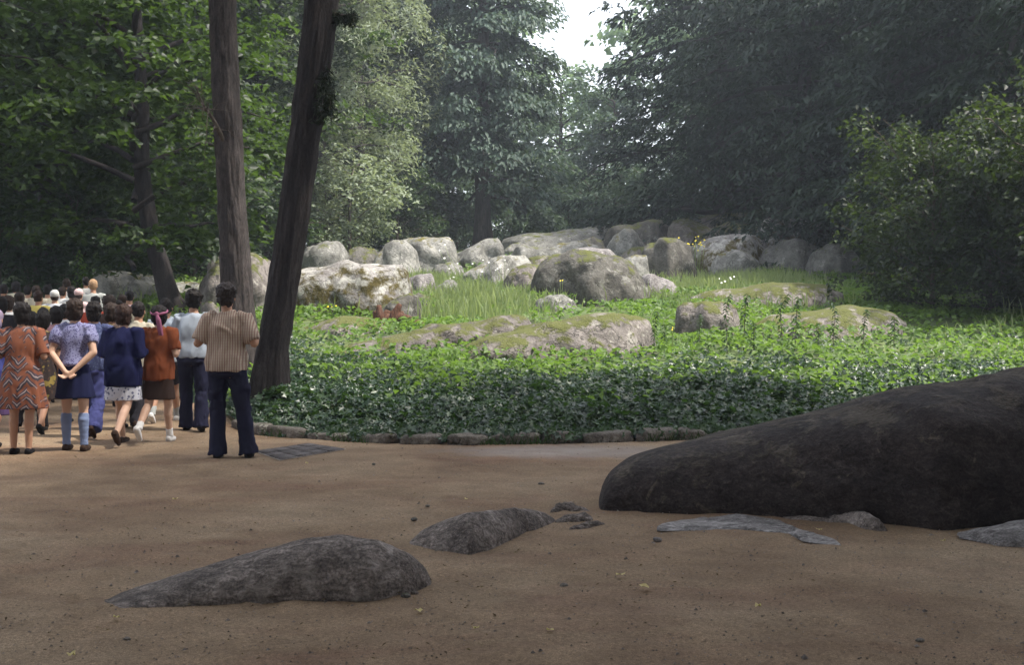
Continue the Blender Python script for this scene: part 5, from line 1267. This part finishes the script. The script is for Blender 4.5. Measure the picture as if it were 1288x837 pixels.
def zig():
    m, nt, p, out = mat('orange cloth with dark and white zigzag bars')
    v = coords(nt); sx = nd(nt, 'ShaderNodeSeparateXYZ'); nt.links.new(v, sx.inputs[0])
    ax = mth(nt, 'ABSOLUTE', mth(nt, 'SUBTRACT', mth(nt, 'FRACT', mth(nt, 'MULTIPLY', sx.outputs[0], 5.5)), .5))
    t = mth(nt, 'ADD', mth(nt, 'MULTIPLY', sx.outputs[2], 11), mth(nt, 'MULTIPLY', ax, 2.2)); t = mth(nt, 'ADD', t, mth(nt, 'MULTIPLY', noise(nt, v, 5, 2), 1.2))
    fr = mth(nt, 'FRACT', t)
    patch = ramp(nt, noise(nt, v, 7, 2), [(.44, (0, 0, 0)), (.50, (1, 1, 1))])
    bars = ramp(nt, fr, [(.0, (.03, .025, .035)), (.26, (.03, .025, .035)), (.27, (.28, .22, .22)), (.40, (.28, .22, .22)), (.41, (.05, .035, .05)), (.6, (.05, .035, .05)), (.61, (.17, .052, .026))], 'CONSTANT')
    col = mix(nt, patch, (.20, .062, .028), bars)
    nt.links.new(col, p.inputs['Base Color']); p.inputs['Roughness'].default_value = .9; return m
M['zigzag'] = zig()
def dots(name, a, b, sc, th=.3, c=None):
    m, nt, p, out = mat(name); v = coords(nt)
    vo = nd(nt, 'ShaderNodeTexVoronoi', i_Scale=sc); nt.links.new(v, vo.inputs['Vector'])
    col = ramp(nt, vo.outputs['Distance'], [(th, b), (th + .12, a)])
    if c: col = mix(nt, ramp(nt, noise(nt, v, sc * .3, 2), [(.55, (0, 0, 0)), (.6, (1, 1, 1))]), col, c)
    nt.links.new(col, p.inputs['Base Color']); p.inputs['Roughness'].default_value = .9; return m
M['dots'] = dots('lilac blue cloth with small dark print', (.20, .20, .34), (.045, .038, .13), 55, .32)
M['denimprint'] = dots('dark blue printed cloth', (.035, .045, .12), (.10, .13, .22), 40, .25)
M['darkprint'] = dots('dark brown printed cloth', (.035, .022, .02), (.10, .05, .03), 30, .25, (.30, .22, .05))
M['whiteprint'] = dots('white cloth with grey blue print', (.62, .62, .68), (.12, .13, .22), 26, .3)
M['checkblue'] = dots('dark cloth with pale marks', (.02, .02, .06), (.35, .35, .42), 18, .22)

A_ = math.pi
WALK_L = ((.30, .10, .0), (-.22, .42, .0)); WALK_R = ((-.22, .42, .0), (.30, .10, .0))
person('man in brown and cream striped shirt and dark flared trousers nearest the leaning trunk', 285, 12.2, 1.775, ('shirt', 'stripes'), ('trousers', 'navy2', .012), hair=('curly', 'hair_grey'),
       legs=((.03, .02, .02), (.12, .12, .24)), arms=('out', 'out'), build=1.0, sleeve=.25, fat=.02, head=-.1, hem=.87)
person('woman in an orange dress with dark and white zigzag print at the left edge', 27, 12.55, 1.585, ('dress', 'zigzag'), ('none', None), hair=('bob', 'hair_dark'), legs=((.05, .10, .02), (-.03, .05, -.03)),
       arms=('front', 'front'), fat=.10, build=1.08, shoes='black', hem=.52, extra='zigzag', sleeve=.26, rz=.1)
person('girl in lilac blouse and pale blue knee socks, hands clasped behind her back', 93, 12.85, 1.625, ('blouse', 'dots'), ('skirt', 'navy', .60, .03), hair=('bob', 'hair_brown'), legs=((.05, .02, .04), (-.02, .06, .06)),
       arms=('back', 'back'), sleeve=.17, build=.96, skin='skin_l', socks=('socks', .86), shoes='shoe_brown', hem=.99)
person('woman in a navy blue cardigan over a white printed hem, one heel lifted', 154, 13.4, 1.58, ('cardigan', 'cardigan'), ('skirt', 'brown', .60, .0, 'whiteprint'), hair=('bob', 'hair_red'), legs=((.26, .06, .0), (-.25, .55, .0)),
       arms=('front', 'front'), sleeve=.6, fat=.06, build=1.05, skin='skin_l', shoes='shoe_brown', rz=-.1, hem=.74)
person('woman in an orange sweater and brown skirt with a pink scarf tied round her hair', 199, 13.6, 1.56, ('sweater', 'orange'), ('skirt', 'brown', .55, .01), hair=('scarf', 'hair_dark'), legs=((-.22, .62, .0), (.16, .05, .0)),
       arms=('front', 'front'), sleeve=.22, extra='pink', skin='skin_l', socks=('white', .22), shoes='shoe_white', rz=-.12, hem=.80)
person('man in a pale blue grey t-shirt and navy trousers left of the striped shirt', 243, 14.85, 1.74, ('tshirt', 'tee'), ('trousers', 'navy2', .012), hair=('curly', 'hair_dark'), legs=((.10, .06, .02), (-.10, .18, .04)),
       arms=('swingf', 'front'), build=1.02, sleeve=.20, hem=.90, rz=.1)
person('man in a light blue shirt and dark shorts behind the orange sweater', 208, 15.9, 1.66, ('shirt', 'ltblue'), ('shorts', 'dark'), hair=('short', 'hair_dark'), legs=WALK_R, arms=('hang', 'hang'), socks=('greytop', .3), shoes='shoe_white', sleeve=.22)
person('woman in dark blue printed top and jeans between lilac blouse and navy cardigan', 117, 14.1, 1.60, ('shirt', 'denimprint'), ('trousers', 'jeans', .02), hair=('bob', 'hair_dark'), legs=((.16, .06, .0), (-.2, .5, .02)), arms=('hang', 'hang'), sleeve=.25, build=1.02, shoes='shoe_brown')
person('woman in a dark brown print dress between the orange dress and the lilac blouse', 53, 14.6, 1.50, ('dress', 'darkprint'), ('none', None), hair=('bob', 'hair_dark'), legs=WALK_L, arms=('hang', 'hang'), extra='brown', hem=.5, build=.98)
person('woman in a rose pink top close behind the lilac blouse', 70, 15.6, 1.56, ('tshirt', 'rose'), ('skirt', 'dark', .5, .02), hair=('bob', 'hair_dark'), legs=WALK_R, arms=('hang', 'hang'))
person('man in a pale khaki shirt between the navy cardigan and the orange sweater', 173, 14.9, 1.62, ('shirt', 'khaki'), ('trousers', 'dark'), hair=('short', 'hair_dark'), legs=WALK_L, arms=('hang', 'swingf'), shoes='shoe_brown')
person('person in a lavender kerchief and blue top cut off by the left edge', -8, 12.9, 1.54, ('sweater', 'blue'), ('skirt', 'purple', .45, .02), hair=('kerchief', 'lavender'), legs=WALK_L, arms=('front', 'hang'), fat=.1)
person('woman with rounded brown hair beside the navy cardigan', 139, 14.9, 1.6, ('blouse', 'darkprint'), ('skirt', 'dark', .5, .02), hair=('bob', 'hair_brown'), legs=WALK_R, arms=('hang', 'hang'))
person('person in a dark checked blue top behind the orange dress', 38, 14.9, 1.50, ('shirt', 'checkblue'), ('trousers', 'dark'), hair=('short', 'hair_dark'), legs=WALK_R, arms=('hang', 'hang'), far=True)
FARP = [
 ('person in a yellow shirt in the far crowd', 47, 21.5, 1.66, 'tshirt', 'yellow', ('short', 'hair_red'), 'dark'),
 ('child in a salmon top in front of the yellow shirt', 53, 17.0, 1.52, 'tshirt', 'salmon', ('short', 'hair_dark'), 'dark'),
 ('person in a white shirt at the far left of the crowd', 10, 19.0, 1.64, 'shirt', 'white', ('bob', 'hair_brown'), 'dark'),
 ('dark haired person in black at the left edge behind the white shirt', 1, 17.5, 1.66, 'shirt', 'dark', ('bob', 'hair_dark'), 'dark'),
 ('person with a white cap in the far crowd', 68, 23.0, 1.64, 'tshirt', 'white2', ('cap', 'white'), 'navy'),
 ('person in a bright white shirt right of the white cap', 78, 25.5, 1.66, 'shirt', 'white', ('short', 'hair_brown'), 'dark'),
 ('taller person in white at the back of the crowd', 84, 27.5, 1.76, 'shirt', 'white', ('short', 'hair_brown'), 'brown'),
 ('person with a pink cap and pink white top', 98, 23.5, 1.66, 'shirt', 'pinkw', ('cap', 'pinkw'), 'navy'),
 ('fair haired person in a grey top taller than the rest, before the grey boulder', 117, 24.5, 1.78, 'tshirt', 'greytop', ('short', 'hair_blond'), 'dark'),
 ('person in a red top below the fair haired person', 119, 20.0, 1.60, 'tshirt', 'red', ('short', 'hair_dark'), 'dark'),
 ('person with large brown hair right of the red top', 137, 17.5, 1.68, 'shirt', 'brown', ('curly', 'hair_brown'), 'dark'),
 ('person in a cream white shirt right of the large brown hair', 153, 20.5, 1.62, 'shirt', 'cream', ('short', 'hair_brown'), 'brown'),
 ('person in a cream top at the back left of the crowd', 34, 26.0, 1.66, 'shirt', 'cream', ('short', 'hair_dark'), 'brown'),
 ('brown haired person behind the yellow shirt', 45, 24.5, 1.70, 'shirt', 'khaki', ('short', 'hair_brown'), 'navy'),
 ('person in a pale shirt in the gap right of the lilac blouse', 81, 18.5, 1.52, 'shirt', 'white2', ('bob', 'hair_dark'), 'navy'),
 ('person in a bright white top at the back right of the crowd', 108, 28.0, 1.70, 'shirt', 'white', ('short', 'hair_dark'), 'dark'),
 ('person in a white shirt left of the pink cap at the back', 90, 24.5, 1.68, 'shirt', 'white', ('bob', 'hair_dark'), 'navy'),
 ('person in a pale yellow top left of the white cap', 59, 25.0, 1.70, 'tshirt', 'cream', ('short', 'hair_dark'), 'dark'),
 ('person in a pale top at the left edge far back', 4, 25.0, 1.72, 'shirt', 'white2', ('short', 'hair_dark'), 'dark'),
 ('dark haired person in a light top left of the yellow shirt', 20, 27.5, 1.74, 'shirt', 'cream', ('bob', 'hair_dark'), 'brown'),
 ('person in a light pink top right of the cream white shirt', 163, 22.0, 1.60, 'tshirt', 'pinkw', ('short', 'hair_dark'), 'dark'),
 ('person in a dark top in front of the cream white shirt', 147, 18.5, 1.58, 'tshirt', 'dark', ('bob', 'hair_dark'), 'dark'),
 ('brown haired person between the white shirt and the orange dress', 24, 22.0, 1.62, 'shirt', 'khaki', ('bob', 'hair_brown'), 'dark')]
for k_, (lab, px, D, h, tk, tm, hr, lo) in enumerate(FARP):
    person(lab, px, D, h, (tk, tm), ('trousers', lo), hair=hr, legs=WALK_L if k_ % 2 else WALK_R, arms=('hang', 'swingf'), far=True, rz=rnd.uniform(-.2, .25), build=rnd.uniform(.95, 1.08))
# ------------------------------------------------------------------ haze
def haze():
    m = bpy.data.materials.new('haze'); m.use_nodes = True; nt = m.node_tree
    for n in list(nt.nodes):
        if n.type == 'BSDF_PRINCIPLED': nt.nodes.remove(n)
    v = nt.nodes.new('ShaderNodeVolumePrincipled'); v.inputs['Color'].default_value = (.80, .88, 1.0, 1)
    v.inputs['Density'].default_value = HAZE; v.inputs['Anisotropy'].default_value = .35
    nt.links.new(v.outputs[0], nt.nodes['Material Output'].inputs['Volume'])
    x0, x1, y0, y1, z0, z1 = -310, 310, -70, 410, -1.6, 45
    V = [(x, y, z) for z in (z0, z1) for y in (y0, y1) for x in (x0, x1)]
    Q = [[0, 2, 3, 1], [4, 5, 7, 6], [0, 1, 5, 4], [2, 6, 7, 3], [0, 4, 6, 2], [1, 3, 7, 5]]
    o = link('haze', np_mesh('haze', V, Q), m); tag(o, kind='stuff')
HAZE = .0013
haze()
